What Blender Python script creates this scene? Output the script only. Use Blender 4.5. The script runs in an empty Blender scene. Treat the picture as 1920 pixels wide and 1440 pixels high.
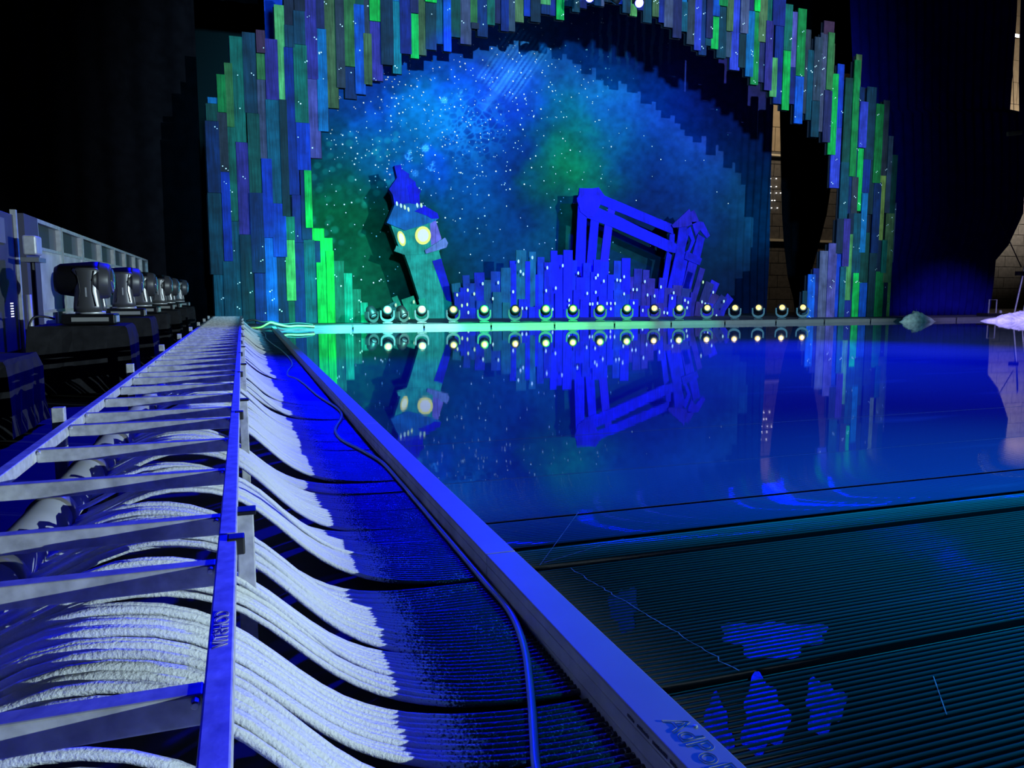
import bpy, bmesh, math, random
import numpy as np
from mathutils import Vector, Matrix
random.seed(7); rng = np.random.default_rng(11)
scn = bpy.context.scene
COL = scn.collection

# ------------------------------------------------------------------ camera
F = 1442.0; CX, CY = 960., 720.; H = 1.04
PITCH = math.atan(166/F); YAW = math.atan(506*math.cos(PITCH)/F)
cd = bpy.data.cameras.new('camera'); cam = bpy.data.objects.new('camera', cd); COL.objects.link(cam)
cd.sensor_fit = 'HORIZONTAL'; cd.sensor_width = 36.0; cd.lens = F/1920*36.0
cd.clip_start = 0.02; cd.clip_end = 300
cam.location = (0, 0, H); cam.rotation_euler = (math.pi/2-PITCH, 0, -YAW)
scn.camera = cam
# ------------------------------------------------------------------ world, exposure
w = bpy.data.worlds.new('hall_dark'); scn.world = w; w.use_nodes = True
w.node_tree.nodes['Background'].inputs[0].default_value = (0.02, 0.02, 1.0, 1)
w.node_tree.nodes['Background'].inputs[1].default_value = 0.008
vs = scn.view_settings
vs.view_transform = 'Standard'; vs.look = 'None'; vs.gamma = 1; vs.use_curve_mapping = False
vs.exposure = 0.0
# ------------------------------------------------------------------ lamps of the hall, with added fills
def spot(name, loc, target, power, color, angle, blend=.3, size=.1):
    l = bpy.data.lights.new(name, 'SPOT'); o = bpy.data.objects.new(name, l); COL.objects.link(o)
    l.energy = power; l.color = color; l.spot_size = math.radians(angle); l.spot_blend = blend; l.shadow_soft_size = size
    o.location = loc; o.rotation_euler = (Vector(target)-Vector(loc)).to_track_quat('-Z', 'Y').to_euler()
    return o
BLUE = (0.0, 0.0, 1.0)
# cool white profile spot from the right side of the hall (throws the set's shadows to the left)
spot('key_profile_spot', (22, -12, 9.5), (12, 29, 5.0), 66000, (.70, .95, 1.0), 42, .35, .12)
# low white work lamp standing beyond the ice, behind and right of the photographer
spot('low_work_lamp', (28, -13, 3.1), (-1.2, 9.3, .3), 38000, (.72, .94, 1.0), 28, .2, .06)
# added unseen fills: teal-blue to lift the set's shadows, teal to brighten near mats
spot('set_fill', (3, -8, 7.5), (12, 30, 5), 44000, (.10, .6, 1.0), 50, .6, .6)
spot('mat_teal_fill', (6.5, -4, 11), (4.6, 1.2, 0), 14500, (.01, .62, 1.0), 34, .8, .5)
# blue washes over the set and the rink
spot('set_blue_wash', (16, 12, 11), (14, 31, 1), 32000, BLUE, 28, .8, .3)
spot('tower_blue_spot', (6.5, 18, 13), (7.0, 31, 6.6), 11000, BLUE, 11, .5, .2)
spot('rink_blue_wash', (14.5, 18.5, 11.5), (10.0, 10.0, 0), 80000, (.0, 0, 1.0), 46, 1.0, .3)
# blue washes hung over the stage front, aimed down at the near edge of the rink
spot('edge_blue_wash', (3.6, 20.4, 11.2), (.3, 7.5, .2), 21000, BLUE, 38, .8, .25)
spot('near_edge_blue_wash', (4.5, 13.0, 11.2), (.2, 2.0, .2), 900, BLUE, 34, .8, .2)
# green and cyan spots on the left end of the stage front
spot('green_side_spot', (7, 10, 10.5), (2.9, 25.7, 1.7), 30000, (.02, 1.0, .32), 18, .9, .2)
for x_, p_, c_ in ((1.6, 30000, (.04, 1.0, .85)), (3.4, 70000, (.10, 1.0, .8)), (5.0, 60000, (.25, 1.0, .75)), (7.0, 60000, (.01, 1.0, .25)), (9.2, 55000, (.01, 1.0, .16)), (11.5, 30000, (.01, 1.0, .2)), (14.0, 12000, (.02, .9, .5))):
    spot('border_colour_spot', (x_*1.09+.5, 11.5, 10), (x_*1.09, 24.1, -.2), p_*3.2, c_, 10.5, .7, .1)
spot('violet_edge_spot', (22, 10, 9.5), (29.5, 23.8, 0), 26000, (.42, .38, 1.0), 24, .8, .2)
# warm service light in the hall behind the stage
spot('warm_back_light', (33, 36.6, 13), (34, 42, 8), 800, (1.0, .78, .5), 130, .6, .3)
spot('warm_back_light_side', (53, 35, 9.5), (52.5, 42, 11), 3400, (1.0, .85, .65), 130, .6, .3)

# ------------------------------------------------------------------ projection helpers (pixel of the 1920x1440 frame -> point on a real plane)
_sy, _cy, _sp, _cp = math.sin(YAW), math.cos(YAW), math.sin(PITCH), math.cos(PITCH)
_R = (_cy, -_sy, 0); _FW = (_sy*_cp, _cy*_cp, -_sp); _U = (_sy*_sp, _cy*_sp, _cp)
def ray(px, py):
    a = (px-CX)/F; b = (CY-py)/F
    return [_FW[i]+a*_R[i]+b*_U[i] for i in range(3)]
def onz(px, py, z=0.):
    d = ray(px, py); t = (z-H)/d[2]; return (d[0]*t, d[1]*t, z)
def ony(px, py, Y):
    d = ray(px, py); t = Y/d[1]; return (d[0]*t, Y, H+d[2]*t)
def onx(px, py, X):
    d = ray(px, py); t = X/d[0]; return (X, d[1]*t, H+d[2]*t)
# ------------------------------------------------------------------ object helpers
def mesh(name, verts, faces, smooth=False):
    m = bpy.data.meshes.new(name); m.from_pydata([tuple(v) for v in verts], [], faces); m.update()
    if smooth: m.polygons.foreach_set('use_smooth', [True]*len(m.polygons))
    return m
def add(name, me, mat=None, parent=None, loc=(0, 0, 0), rot=(0, 0, 0), scale=(1, 1, 1), color=None):
    o = bpy.data.objects.new(name, me); COL.objects.link(o)
    if mat is not None and me is not None and not me.materials: me.materials.append(mat)
    o.location = loc; o.rotation_euler = rot; o.scale = scale
    if parent: o.parent = parent
    if color: o.color = (color[0], color[1], color[2], 1)
    return o
def tag(o, label=None, cat=None, group=None, kind=None):
    if label: o['label'] = label
    if cat: o['category'] = cat
    if group: o['group'] = group
    if kind: o['kind'] = kind
    return o
def thing(name, label, cat, loc=(0, 0, 0), rot=(0, 0, 0), group=None):
    o = bpy.data.objects.new(name, None); COL.objects.link(o); o.location = loc; o.rotation_euler = rot
    o.empty_display_size = .1
    return tag(o, label, cat, group)
def copy_tree(o, parent=None):
    c = o.copy(); COL.objects.link(c); c.parent = parent
    for ch in list(o.children): copy_tree(ch, c)
    return c
class MB:
    def __init__(s): s.v = []; s.f = []
    def box(s, x0, x1, y0, y1, z0, z1):
        n = len(s.v)
        s.v += [(x, y, z) for z in (z0, z1) for y in (y0, y1) for x in (x0, x1)]
        s.f += [tuple(n+i for i in q) for q in ((0, 2, 3, 1), (4, 5, 7, 6), (0, 1, 5, 4), (2, 6, 7, 3), (0, 4, 6, 2), (1, 3, 7, 5))]
        return s
    def prism(s, poly, y0, y1):               # polygon in XZ, extruded along Y
        n = len(s.v); k = len(poly)
        a = sum(poly[i][0]*poly[(i+1) % k][1]-poly[(i+1) % k][0]*poly[i][1] for i in range(k))
        if a < 0: poly = poly[::-1]
        s.v += [(x, y0, z) for x, z in poly]+[(x, y1, z) for x, z in poly]
        s.f += [tuple(range(n, n+k)), tuple(range(n+2*k-1, n+k-1, -1))]
        s.f += [(n+i, n+k+i, n+k+(i+1) % k, n+(i+1) % k) for i in range(k)]
        return s
    def tube(s, pts, r, sides=8, cap=True):
        n = len(s.v); P = [Vector(p) for p in pts]; k = len(P)
        rs = r if isinstance(r, (list, tuple)) else [r]*k
        up = None
        for i, p in enumerate(P):
            t = (P[min(i+1, k-1)]-P[max(i-1, 0)]).normalized()
            if up is None:
                a = Vector((0, 0, 1)) if abs(t.z) < .9 else Vector((1, 0, 0))
                up = (a-t*a.dot(t)).normalized()
            else: up = (up-t*up.dot(t)).normalized()
            b = t.cross(up)
            for j in range(sides):
                a = 2*math.pi*j/sides; s.v.append(tuple(p+(up*math.cos(a)+b*math.sin(a))*rs[i]))
        for i in range(k-1):
            for j in range(sides):
                a = n+i*sides+j; b_ = n+i*sides+(j+1) % sides
                s.f.append((a, b_, b_+sides, a+sides))
        if cap:
            s.f.append(tuple(n+j for j in range(sides))[::-1]); s.f.append(tuple(n+(k-1)*sides+j for j in range(sides)))
        return s
    def lathe(s, prof, seg=16, axis='z'):      # prof list of (radius, height)
        n = len(s.v)
        for r, h in prof:
            for j in range(seg):
                a = 2*math.pi*j/seg; c, d = r*math.cos(a), r*math.sin(a)
                s.v.append((c, d, h) if axis == 'z' else (h, c, d) if axis == 'x' else (d, h, c))
        for i in range(len(prof)-1):
            for j in range(seg):
                a = n+i*seg+j; b = n+i*seg+(j+1) % seg
                s.f.append((a, b, b+seg, a+seg))
        s.f.append(tuple(n+j for j in range(seg))[::-1]); s.f.append(tuple(n+(len(prof)-1)*seg+j for j in range(seg)))
        return s
    def me(s, name, smooth=False, bevel=0.):
        m = mesh(name, s.v, s.f, smooth)
        if bevel:
            bm = bmesh.new(); bm.from_mesh(m)
            bmesh.ops.bevel(bm, geom=list(bm.edges), offset=bevel, segments=2, affect='EDGES', profile=.5)
            bm.to_mesh(m); bm.free()
        return m
    def obj(s, name, mat, parent=None, smooth=False, bevel=0., **k):
        return add(name, s.me(name, smooth, bevel), mat, parent, **k)
ORD = ['first', 'second', 'third', 'fourth', 'fifth', 'sixth', 'seventh', 'eighth', 'ninth', 'tenth', 'eleventh', 'twelfth',
       'thirteenth', 'fourteenth', 'fifteenth', 'sixteenth', 'seventeenth']
# ------------------------------------------------------------------ material helpers
def lin(c):
    return tuple((v/255/12.92 if v/255 <= .04045 else ((v/255+.055)/1.055)**2.4) for v in c)
def newmat(name):
    m = bpy.data.materials.new(name); m.use_nodes = True
    return m, m.node_tree.nodes, m.node_tree.links, m.node_tree.nodes['Principled BSDF']
def simple(name, col, rough=.5, metal=0., emit=None, estr=0., noise=0., nscale=20., bump=0., spec=.5):
    m, N, L, b = newmat(name)
    b.inputs['Base Color'].default_value = (*col, 1); b.inputs['Roughness'].default_value = rough
    b.inputs['Metallic'].default_value = metal; b.inputs['Specular IOR Level'].default_value = spec
    if emit: b.inputs['Emission Color'].default_value = (*emit, 1); b.inputs['Emission Strength'].default_value = estr
    if noise or bump:
        g = N.new('ShaderNodeNewGeometry'); t = N.new('ShaderNodeTexNoise'); t.inputs['Scale'].default_value = nscale
        t.inputs['Detail'].default_value = 4
        L.new(g.outputs['Position'], t.inputs['Vector'])
        if noise:
            mr = N.new('ShaderNodeMapRange'); mr.inputs[1].default_value = .3; mr.inputs[2].default_value = .7
            mr.inputs[3].default_value = 1-noise; mr.inputs[4].default_value = 1+noise*.6
            L.new(t.outputs['Fac'], mr.inputs[0])
            vm = N.new('ShaderNodeVectorMath'); vm.operation = 'SCALE'; vm.inputs[0].default_value = col
            L.new(mr.outputs[0], vm.inputs['Scale']); L.new(vm.outputs[0], b.inputs['Base Color'])
        if bump:
            bp = N.new('ShaderNodeBump'); bp.inputs['Strength'].default_value = bump; bp.inputs['Distance'].default_value = .01
            L.new(t.outputs['Fac'], bp.inputs['Height']); L.new(bp.outputs[0], b.inputs['Normal'])
    return m
def painted_wood(name, gain=1.0, grain=.45, rough=.75):
    """paint colour from the object, streaky vertical grain and scuffs"""
    m, N, L, b = newmat(name)
    oi = N.new('ShaderNodeObjectInfo'); g = N.new('ShaderNodeNewGeometry')
    mp = N.new('ShaderNodeVectorMath'); mp.operation = 'MULTIPLY'; mp.inputs[1].default_value = (22, 22, 1.1)
    L.new(g.outputs['Position'], mp.inputs[0])
    n1 = N.new('ShaderNodeTexNoise'); n1.inputs['Scale'].default_value = 1.0; n1.inputs['Detail'].default_value = 6; n1.inputs['Roughness'].default_value = .65
    L.new(mp.outputs[0], n1.inputs['Vector'])
    n2 = N.new('ShaderNodeTexNoise'); n2.inputs['Scale'].default_value = 2.3; n2.inputs['Detail'].default_value = 5
    L.new(g.outputs['Position'], n2.inputs['Vector'])
    r1 = N.new('ShaderNodeMapRange'); r1.inputs[1].default_value = .32; r1.inputs[2].default_value = .68
    r1.inputs[3].default_value = 1-grain; r1.inputs[4].default_value = 1+grain; L.new(n1.outputs['Fac'], r1.inputs[0])
    r2 = N.new('ShaderNodeMapRange'); r2.inputs[1].default_value = .3; r2.inputs[2].default_value = .7
    r2.inputs[3].default_value = .62; r2.inputs[4].default_value = 1.35; L.new(n2.outputs['Fac'], r2.inputs[0])
    mu = N.new('ShaderNodeMath'); mu.operation = 'MULTIPLY'; L.new(r1.outputs[0], mu.inputs[0]); L.new(r2.outputs[0], mu.inputs[1])
    mg = N.new('ShaderNodeMath'); mg.operation = 'MULTIPLY'; mg.inputs[1].default_value = gain; L.new(mu.outputs[0], mg.inputs[0])
    vm = N.new('ShaderNodeVectorMath'); vm.operation = 'SCALE'; L.new(oi.outputs['Color'], vm.inputs[0]); L.new(mg.outputs[0], vm.inputs['Scale'])
    L.new(vm.outputs[0], b.inputs['Base Color']); b.inputs['Roughness'].default_value = rough; b.inputs['Specular IOR Level'].default_value = .2
    return m
GAIN = 0.62
M = {}
M['plank'] = painted_wood('painted_plank', GAIN)
M['flat'] = painted_wood('painted_set_flat', GAIN, .3)
M['dark_ply'] = simple('dark_backing', (.012, .012, .02), .9, spec=.1)
M['drape'] = simple('black_drape', (.004, .004, .006), .95, noise=.3, nscale=3, spec=0)
M['black_cloth'] = simple('black_cloth', (.02, .02, .024), .95, noise=.3, nscale=9, bump=.3, spec=.1)
M['black_plastic'] = simple('black_plastic', (.006, .006, .008), .4, spec=.35)
M['grey_metal'] = simple('grey_metal', (.30, .31, .33), .38, .6, noise=.2, nscale=8)
M['steel'] = simple('galvanised_steel', (.58, .59, .62), .45, .15, noise=.35, nscale=26, bump=.06)
M['alu'] = simple('aluminium', (.62, .63, .66), .4, .4, noise=.2, nscale=12)
M['kerb_top'] = simple('border_aluminium', (.32, .33, .36), .5, .1, noise=.06, nscale=6)
M['stage_kerb'] = simple('stage_border_aluminium', (.085, .087, .09), .4, .2, noise=.1, nscale=5)
M['kerb_side'] = simple('border_aluminium_side', (.55, .56, .58), .5, .3, noise=.25, nscale=9)
M['lens_warm'] = simple('warm_lit_lens', (.2, .12, .03), .3, emit=(1.0, .66, .22), estr=1.5)
M['lens_glass'] = simple('lens_glass', (.5, .55, .6), .05, .9)
M['lens_blue'] = simple('blue_lit_lens', (.2, .2, .9), .3, emit=(.02, .02, 1.0), estr=45)
M['dot'] = simple('white_star_dot', (.95, .95, .95), .5)
M['rubber'] = simple('black_rubber', (.012, .012, .012), .5)

# ================================================================== SETTING
# ---- rink
def ice_material(name, ribbed):
    m, N, L, b = newmat(name)
    g = N.new('ShaderNodeNewGeometry')
    mp = N.new('ShaderNodeVectorMath'); mp.operation = 'MULTIPLY'; mp.inputs[1].default_value = (.35, 2.2, 1)
    L.new(g.outputs['Position'], mp.inputs[0])
    st = N.new('ShaderNodeTexNoise'); st.inputs['Scale'].default_value = 1.3; st.inputs['Detail'].default_value = 6
    L.new(mp.outputs[0], st.inputs['Vector'])
    big = N.new('ShaderNodeTexNoise'); big.inputs['Scale'].default_value = .35; big.inputs['Detail'].default_value = 3
    L.new(g.outputs['Position'], big.inputs['Vector'])
    # scuffed frost streaks
    fr = N.new('ShaderNodeMapRange'); fr.inputs[1].default_value = .60; fr.inputs[2].default_value = .78
    fr.inputs[3].default_value = 0; fr.inputs[4].default_value = .55; L.new(st.outputs['Fac'], fr.inputs[0])
    mx = N.new('ShaderNodeMix'); mx.data_type = 'RGBA'
    mx.inputs[6].default_value = (.05, .12, .15, 1) if ribbed else (.02, .04, .16, 1)
    mx.inputs[7].default_value = (.12, .2, .32, 1) if ribbed else (.07, .11, .34, 1)
    L.new(fr.outputs[0], mx.inputs[0]); L.new(mx.outputs[2], b.inputs['Base Color'])
    if ribbed:      # groove shade and crest highlights put into the colour, by surface tilt
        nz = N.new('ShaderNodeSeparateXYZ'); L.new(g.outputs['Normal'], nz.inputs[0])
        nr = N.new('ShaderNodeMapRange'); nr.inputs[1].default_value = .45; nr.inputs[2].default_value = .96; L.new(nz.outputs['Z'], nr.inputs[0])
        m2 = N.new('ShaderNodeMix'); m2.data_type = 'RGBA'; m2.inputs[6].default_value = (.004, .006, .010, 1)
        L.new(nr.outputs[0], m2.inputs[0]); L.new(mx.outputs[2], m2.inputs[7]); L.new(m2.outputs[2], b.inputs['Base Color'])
    ro = N.new('ShaderNodeMapRange'); ro.inputs[1].default_value = .35; ro.inputs[2].default_value = .75
    ro.inputs[3].default_value = .09 if ribbed else .006; ro.inputs[4].default_value = .24 if ribbed else .045
    L.new(st.outputs['Fac'], ro.inputs[0]); L.new(ro.outputs[0], b.inputs['Roughness'])
    b.inputs['IOR'].default_value = 1.34
    rp = N.new('ShaderNodeVectorMath'); rp.operation = 'MULTIPLY'; rp.inputs[1].default_value = (.8, 3.5, 1)
    L.new(g.outputs['Position'], rp.inputs[0])
    nn = N.new('ShaderNodeTexNoise'); nn.inputs['Scale'].default_value = 3.0; nn.inputs['Detail'].default_value = 3; L.new(rp.outputs[0], nn.inputs['Vector'])
    bp = N.new('ShaderNodeBump'); bp.inputs['Strength'].default_value = .5; bp.inputs['Distance'].default_value = .02 if ribbed else .00025
    if ribbed:
        L.new(nn.outputs['Fac'], bp.inputs['Height'])
        bp.inputs['Distance'].default_value = .006
    else:
        # shallow ribs under the water film fade out with distance over the rink
        sx = N.new('ShaderNodeSeparateXYZ'); L.new(g.outputs['Position'], sx.inputs[0])
        ml = N.new('ShaderNodeMath'); ml.operation = 'MULTIPLY'; ml.inputs[1].default_value = 2*math.pi/.0225; L.new(sx.outputs['Y'], ml.inputs[0])
        sn = N.new('ShaderNodeMath'); sn.operation = 'SINE'; L.new(ml.outputs[0], sn.inputs[0])
        fd = N.new('ShaderNodeMapRange'); fd.inputs[1].default_value = 3.8; fd.inputs[2].default_value = 9.5
        fd.inputs[3].default_value = .0; fd.inputs[4].default_value = 0; L.new(sx.outputs['Y'], fd.inputs[0])
        am = N.new('ShaderNodeMath'); am.operation = 'MULTIPLY'; L.new(sn.outputs[0], am.inputs[0]); L.new(fd.outputs[0], am.inputs[1])
        ad = N.new('ShaderNodeMath'); ad.operation = 'ADD'; L.new(am.outputs[0], ad.inputs[0]); L.new(nn.outputs['Fac'], ad.inputs[1])
        L.new(ad.outputs[0], bp.inputs['Height'])
    L.new(bp.outputs[0], b.inputs['Normal'])
    return m
M['ice'] = ice_material('wet_ice', False)
M['ice_rib'] = ice_material('ribbed_ice_mat', True)
XR = 40.0
floor = tag(MB().box(-14, 62, -16, 42.4, -.12, -.045).obj('floor', simple('concrete_floor', (.005, .005, .006), .8, noise=.3)), kind='structure')
ice = MB().box(.90, XR, 5.21, 24.14, -.044, 0).obj('ice_sheet', M['ice'], floor)
GAPS = [-3.0, .70, 1.69, 2.66, 2.90, 3.30, 4.06, 5.20]
ribmat_me = None
RP = .0225
prof = [(-.5, -.030), (-.36, -.008), (-.16, -.001), (0, 0), (.16, -.001), (.36, -.008), (.5, -.030)]
rv = []; rf = []
for xx in (.90, XR): rv += [(xx, p[0]*RP, p[1]*.85) for p in prof]
rf = [(i, i+1, i+8, i+7) for i in range(6)]+[tuple(range(6, -1, -1)), tuple(range(7, 14))]
rib_me = mesh('mat_tube', rv, [tuple(reversed(f)) for f in rf], True); rib_me.materials.append(M['ice_rib'])
rib2_me = rib_me.copy(); rib2_me.materials[0] = M['ice']
for k in range(len(GAPS)-1):
    a, b_ = GAPS[k], GAPS[k+1]
    if k in (0, 6):
        pt = MB().box(.90, XR, a+(.012 if k else 0), b_-(.006 if k else .02), -.044, -.002 if k == 0 else 0).obj('ice_mat', M['ice'], floor)
        continue
    pt = MB().box(.90, XR, a+.02, b_-(.02 if k < 5 else .008), -.044, -.027 if k < 5 else -.006).obj('ice_mat', M['ice_rib' if k < 5 else 'ice'], floor)
    n = int((b_-a-.045)/RP) if k < 5 else round((b_-a)/RP); off = (b_-a-n*RP)/2
    for i in range(n):
        yr = a+off+RP*(i+.5); zs = 1.0 if yr < 2.7 else .003+.997*math.exp(-(yr-2.7)/.2)
        add('mat_tube', rib_me if yr < 2.9 else rib2_me, None, pt, loc=(0, yr, -.001*random.random()*zs if yr < 3.3 else 0), scale=(1, 1, zs))
# raised seam of frost across the near mats and thin scratches
def strip(pts, wdt, z):
    P = [Vector(p) for p in pts]; v = []; f = []
    for i, p in enumerate(P):
        t = (P[min(i+1, len(P)-1)]-P[max(i-1, 0)]).normalized(); nrm = Vector((-t.y, t.x, 0))*wdt*(.6+.8*random.random())
        v += [p+nrm+Vector((0, 0, z)), p-nrm+Vector((0, 0, z))]
    f = [(2*i, 2*i+1, 2*i+3, 2*i+2) for i in range(len(P)-1)]
    return mesh('frost_seam', v, f)
M['frost_line'] = simple('frost_line', (.10, .13, .19), .7, noise=.6, nscale=60)
p0, p1 = onz(1068, 1065), onz(1385, 1258)
add('frost_seam', strip([Vector(p0).lerp(Vector(p1), t/40)+Vector((random.gauss(0, .004), 0, 0)) for t in range(41)], .0016, .0008), M['frost_line'], floor)
for (a, b_) in (((1012, 1060), (1085, 960)), ((1020, 1055), (1170, 1010)), ((1750, 1268), (1775, 1340))):
    q0, q1 = onz(*a), onz(*b_)
    add('frost_seam', strip([Vector(q0).lerp(Vector(q1), t/14) for t in range(15)], .0012, .0006), M['frost_line'], floor)
# ---- stage deck and hall shell
deck = tag(MB().box(-1.6, 50, 24.36, 41.9, -.04, .13).obj('floor_stage', simple('stage_deck', (.02, .02, .03), .6, noise=.3)), kind='structure')
def drape(name, pts, z0, z1, amp, lamb, mat, lower=None, seg=10, nv=14):
    """hanging cloth following a plan polyline, with vertical folds; lower(s, z) may pull points sideways"""
    P = [Vector((p[0], p[1], 0)) for p in pts]; ln = [(P[i+1]-P[i]).length for i in range(len(P)-1)]
    tot = sum(ln); n = max(12, int(tot/lamb*seg)); v = []; f = []
    for i in range(n+1):
        s = tot*i/n; k = 0; q = s
        while k < len(ln)-1 and q > ln[k]: q -= ln[k]; k += 1
        t = (P[k+1]-P[k]).normalized(); p = P[k]+t*q; nr = Vector((-t.y, t.x, 0))
        for j in range(nv+1):
            z = z0+(z1-z0)*j/nv
            d = amp*math.sin(2*math.pi*s/lamb+.7*math.sin(s*1.3))*(1-.4*j/nv)
            u = p+nr*d; x, y = u.x, u.y
            if lower: x, y, z = lower(s/tot, z, x, y)
            v.append((x, y, z))
    for i in range(n):
        for j in range(nv):
            a = i*(nv+1)+j; f.append((a, a+nv+1, a+nv+2, a+1))
    o = add(name, mesh(name, v, f, True), mat)
    so = o.modifiers.new('thickness', 'SOLIDIFY'); so.thickness = .01
    return o
tag(drape('wall_left', [(-7.5, -8), (-7.5, 28.4), (-1.15, 28.6)], 0, 27, .08, .9, M['drape']), kind='structure')
tag(MB().box(-14, 62, -16.2, -16, 0, 27).obj('wall_front', M['drape']), kind='structure')
tag(MB().box(-14, 62, -16, 42.4, 27, 27.2).obj('ceiling', M['drape']), kind='structure')
tag(MB().box(61.4, 61.8, -16, 42.4, 0, 27).obj('wall_right', M['drape']), kind='structure')
# back wall of the hall, cladding panels seen through the slits between the drapes
wall = tag(MB().box(-14, 62, 42.0, 42.3, -.1, 27).obj('wall_back', simple('hall_wall', (.03, .028, .026), .9)), kind='structure')
M['clad_hi'] = simple('warm_lit_cladding', (.42, .34, .25), .7, noise=.12, nscale=3)  # warm light on the upper wall put into a tan copy of the cladding
M['clad_lo'] = simple('grey_brown_cladding', (.15, .145, .15), .6, noise=.25, nscale=4)
panel_hi = MB().box(-.5, .5, -.04, 0, -.5, .5).me('wall_panel', bevel=.004); panel_hi.materials.append(M['clad_hi'])
panel_lo = MB().box(-.5, .5, -.04, 0, -.5, .5).me('wall_panel', bevel=.004); panel_lo.materials.append(M['clad_lo'])
LEDGE = ony(1450, 292, 41.7)[2]
for (xa, xb) in ((29.5, 39.5), (49.5, 59.0)):
    z = .0; r = 0
    while z < 25:
        hgt = .78 if z < LEDGE else 1.5
        wd = 1.7; x = xa-(.6 if r % 2 else 0)
        while x < xb:
            add('wall_panel', panel_lo if z < LEDGE else panel_hi, None, wall, loc=(x+wd/2, 41.99, z+hgt/2), scale=(wd-.03, 1, hgt-.035))
            x += wd
        z += hgt; r += 1
M['bright_ledge'] = simple('pale_ledge', (.8, .74, .62), .5)
MB().box(29.5, 39.5, 41.6, 41.94, LEDGE-.02, LEDGE+.1).obj('ledge', M['bright_ledge'], wall)
MB().box(29.5, 39.5, 41.7, 41.94, ony(1450, 450, 41.8)[2]-.08, ony(1450, 450, 41.8)[2]+.08).obj('ledge', M['bright_ledge'], wall)
lamp_me = MB().box(-.028, .028, -.06, 0, -.022, .022).me('wall_lamp'); lamp_me.materials.append(simple('small_wall_lamp', (.9, .9, .9), .4, emit=(1, .95, .85), estr=3))
for (px, py) in ((1445, 350), (1455, 350), (1444, 362), (1455, 362), (1463, 362), (1444, 335), (1455, 335), (1447, 376), (1452, 376), (1446, 390), (1457, 390)):
    p = ony(px, py, 41.88); add('wall_lamp', lamp_me, None, wall, loc=p)

# ================================================================== COOLING PIPEWORK (left of the rink)
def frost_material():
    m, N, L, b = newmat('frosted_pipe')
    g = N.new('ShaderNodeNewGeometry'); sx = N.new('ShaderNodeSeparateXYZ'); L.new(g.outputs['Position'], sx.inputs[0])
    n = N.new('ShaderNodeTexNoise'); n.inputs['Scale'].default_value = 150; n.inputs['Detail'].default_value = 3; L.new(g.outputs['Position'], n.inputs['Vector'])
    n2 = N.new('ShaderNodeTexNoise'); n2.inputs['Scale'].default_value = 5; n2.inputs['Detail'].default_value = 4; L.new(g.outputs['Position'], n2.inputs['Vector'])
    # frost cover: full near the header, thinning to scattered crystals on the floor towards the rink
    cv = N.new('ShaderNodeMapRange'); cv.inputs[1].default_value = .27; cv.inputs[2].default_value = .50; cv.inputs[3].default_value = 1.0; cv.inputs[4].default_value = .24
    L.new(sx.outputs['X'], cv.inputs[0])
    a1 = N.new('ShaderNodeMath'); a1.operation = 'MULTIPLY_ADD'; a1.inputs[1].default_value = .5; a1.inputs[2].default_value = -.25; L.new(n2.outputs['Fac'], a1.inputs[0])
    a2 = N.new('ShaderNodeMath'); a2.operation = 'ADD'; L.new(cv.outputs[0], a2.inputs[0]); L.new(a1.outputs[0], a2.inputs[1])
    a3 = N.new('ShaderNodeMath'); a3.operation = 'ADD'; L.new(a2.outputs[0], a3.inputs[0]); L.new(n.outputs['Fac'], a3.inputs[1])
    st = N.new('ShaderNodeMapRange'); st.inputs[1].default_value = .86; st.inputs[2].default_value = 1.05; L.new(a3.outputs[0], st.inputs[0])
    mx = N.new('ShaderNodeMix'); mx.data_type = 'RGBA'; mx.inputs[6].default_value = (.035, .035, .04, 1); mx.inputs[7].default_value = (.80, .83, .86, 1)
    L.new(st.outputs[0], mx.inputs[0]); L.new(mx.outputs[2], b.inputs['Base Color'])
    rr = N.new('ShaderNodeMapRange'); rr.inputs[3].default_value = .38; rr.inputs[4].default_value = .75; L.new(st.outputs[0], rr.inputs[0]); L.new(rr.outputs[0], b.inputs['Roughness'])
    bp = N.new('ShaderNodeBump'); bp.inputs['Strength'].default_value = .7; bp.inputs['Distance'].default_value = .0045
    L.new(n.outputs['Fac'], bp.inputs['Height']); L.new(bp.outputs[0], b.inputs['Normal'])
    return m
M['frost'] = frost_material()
pw = thing('cooling_pipework', 'white frosted cooling pipes draped from the header pipe down to the rink border', 'pipes', (-.45, 0, 0))
def sm(a, b, t):
    t = min(1, max(0, (t-a)/(b-a))); return t*t*(3-2*t)
XS = [-.545, -.50, -.44, -.37, -.30, -.24, -.18, -.12, -.07, -.02, .03, .08, .13, .18, .23, .28, .33, .38, .44, .50, .57, .65, .73, .82, .91]
BASEZ = {}
def hump(x, hh, sh):
    x -= sh
    pts = [(-.62, .29), (-.54, .315), (-.48, .345), (-.40, .385), (-.32, .408), (-.24, .408), (-.16, .394), (-.08, .362), (-.01, .310), (.06, .240), (.13, .168), (.20, .112), (.27, .074), (.35, .046), (.46, .026), (.60, .016), (.72, .012), (1.2, .012)]
    for i in range(len(pts)-1):
        if x <= pts[i+1][0] or i == len(pts)-2:
            a, b_ = pts[i], pts[i+1]; t = min(1, max(0, (x-a[0])/(b_[0]-a[0]))); z = a[1]+(b_[1]-a[1])*t; break
    return .012+(z-.012)*hh
def hump_s(x, hh, sh):
    return (hump(x-.04, hh, sh)+2*hump(x, hh, sh)+hump(x+.04, hh, sh))/4
TUBES = []        # each: list of points, radii
y = .20; PIT = .0225
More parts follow.
